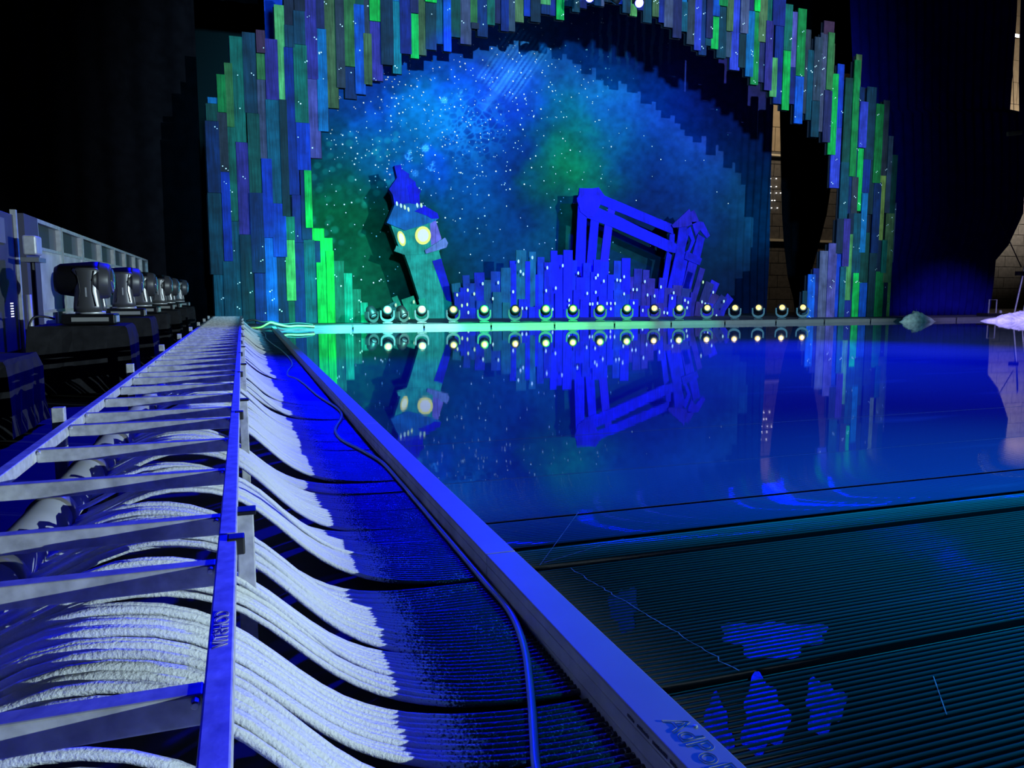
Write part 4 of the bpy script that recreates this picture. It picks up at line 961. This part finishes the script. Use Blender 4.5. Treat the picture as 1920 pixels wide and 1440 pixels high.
# cases
def case(label, loc, sx, sy_, h, cloth=True, seed=0):
    h -= .012
    t = thing('draped_case', label, 'case', loc, group='black draped cases under the moving heads')
    rr = random.Random(seed); m_ = MB(); n = 36; v = []; f = []
    per = []
    for i in range(n):
        a = i/n*4; k = int(a); u_ = a-k
        c = [(-1, -1), (1, -1), (1, 1), (-1, 1), (-1, -1)]
        per.append((c[k][0]+(c[k+1][0]-c[k][0])*u_, c[k][1]+(c[k+1][1]-c[k][1])*u_))
    for lv, (z, g) in enumerate(((0, 1.05), (h*.35, 1.035), (h*.8, 1.0), (h-.03, .99), (h, .95))):
        for (a, b_) in per:
            wv = 1+(rr.uniform(-.03, .04) if lv < 3 else rr.uniform(-.006, .006)); v.append((a*sx/2*g*wv, b_*sy_/2*g*wv, z+(rr.uniform(-.008, .008) if lv > 2 else 0)))
    for l_ in range(4):
        for i in range(n): f.append((l_*n+i, l_*n+(i+1) % n, (l_+1)*n+(i+1) % n, (l_+1)*n+i))
    f.append(tuple(4*n+i for i in range(n)))
    add('cloth_cover', mesh('cloth_cover', v, f), M['black_cloth'], t)
    MB().box(-sx*.38, sx*.38, -sy_*.38, sy_*.38, .0, h-.08).obj('case_body', M['black_plastic'], t)
    return t
M['yoke_silver'] = simple('satin_silver_yoke', (.16, .16, .17), .33, .6)
def big_head(label, loc, rz):
    t = thing('moving_head', label, 'moving light', loc, (0, 0, rz), group='large moving heads on the cases')
    bs = MB().box(-.26, .26, -.18, .18, 0, .11).obj('base', M['black_plastic'], t, bevel=.015)
    MB().box(-.16, .20, -.188, -.178, .03, .075).obj('display_panel', simple('grey_display', (.28, .28, .28), .35), bs)
    MB().box(.255, .268, -.1, .1, .02, .09).obj('connector_plate', M['alu'], bs)
    MB().lathe([(.15, .11), (.15, .135), (.12, .14)], 20).obj('turntable', M['alu'], t, True)
    for sgn in (-1, 1):
        # waisted arm: broad at foot and shoulder, bowed faces
        v = []; f = []; lev = [(0, .135), (.06, .135), (.14, .125), (.22, .115), (.30, .118), (.38, .125), (.44, .135), (.47, .11)]
        for (z, wd) in lev:
            for i in range(9):
                a = -1+2*i/8; v.append((a*wd, sgn*(.165+.045*(1-a*a)), z))
            for i in range(9):
                a = 1-2*i/8; v.append((a*wd, sgn*.125, z))
        k = 18
        for l_ in range(len(lev)-1):
            for i in range(k): f.append((l_*k+i, l_*k+(i+1) % k, (l_+1)*k+(i+1) % k, (l_+1)*k+i))
        f.append(tuple(range(k))[::-1]); f.append(tuple((len(lev)-1)*k+i for i in range(k)))
        arm = add('yoke_arm', mesh('yoke_arm', v, f, True), M['yoke_silver'], t, loc=(0, 0, .135))
        for e in (-1, 1):
            pts = [(e*(wd*.62 if True else 0), sgn*(.165+.045*(1-.62**2)+.003), z) for (z, wd) in lev[1:-1]]
            pts = [(e*(.035+.9*(wd-.098)*1.6), p[1]+sgn*.006, p[2]) for p, (z, wd) in zip(pts, lev[1:-1])]
            MB().tube(pts, .005, 6).obj('seam_strip', M['black_plastic'], arm, True)
        MB().box(-.008, .008, sgn*.208-.004, sgn*.208+.004, .16, .26).obj('badge', M['alu'], arm)
    hd = MB().lathe([(.06, -.33), (.13, -.32), (.165, -.27), (.19, -.08), (.205, .04), (.205, .10)], 24, 'x').obj('head', M['black_plastic'], t, True, loc=(.0, 0, .475))
    MB().lathe([(.205, .10), (.20, .115), (.19, .19), (.17, .215), (.15, .22)], 24, 'x').obj('front_collar', simple('grey_collar', (.05, .05, .06), .4), hd, True)
    MB().lathe([(.15, .215), (.13, .24), (.08, .255), (.01, .26)], 20, 'x').obj('lens', M['lens_glass'], hd, True)
    hd.rotation_euler = (0, math.radians(2), math.radians(4))
    return t
HY = [9.55, 11.85, 14.2, 16.6, 19.0, 21.4]
for i, yy_ in enumerate(HY):
    nm = 'nearest' if i == 0 else 'farthest' if i == 5 else ORD[i]
    hz = [.73, .75, .75, .76, .76, .77][i]
    case(nm+' black cloth-draped case in the row beside the steel frames'+('' if i in (0, 5) else ', from the camera'), (-1.66, yy_+.05, 0), .95, .75, hz, seed=i)
    big_head(nm+' large black moving head on the row of draped cases'+('' if i in (0, 5) else ', from the camera'), (-1.58+.04*(i % 2), yy_, hz), math.radians([0, 4, -3, 2, -4, 0][i]))
c = case('low dark case at the left edge, in front of the cabinet', (-2.05, 6.9, 0), .85, 1.0, .58, seed=21)
cbl = MB().tube(catmull([Vector(p) for p in ((-1.92, 9.5, .79), (-2.05, 9.45, .82), (-2.12, 9.4, .78), (-2.16, 9.35, .6), (-2.18, 9.35, .3), (-2.2, 9.4, .01))]), .012, 6).obj('power_cable', M['rubber'], None, True)
tag(cbl, 'black power cable hanging from the nearest moving head', 'cable')
# ---- cables at the far end of the pipes
for pts, mt, lab in (([(462, 602), (476, 600), (492, 604), (510, 603), (530, 608), (560, 606), (590, 609)], 'rubber', 'black cable looping along the foot of the arch'),
                     ([(470, 615), (488, 614), (500, 608), (508, 605), (520, 608), (540, 612), (560, 611), (590, 612)], 'yellow', 'yellow-green cable lying at the corner of the rink border')):
    if mt == 'yellow': M['yellow'] = simple('yellow_green_cable', (.5, .6, .12), .5)
    P_ = [Vector(ony(a, b_, 23.95 if mt == 'yellow' else 24.05)) for a, b_ in pts]
    for p_ in P_: p_.z = max(p_.z, .02)
    o = MB().tube(catmull(P_), .028, 8).obj('cable', M[mt], None, True); tag(o, lab, 'cable')
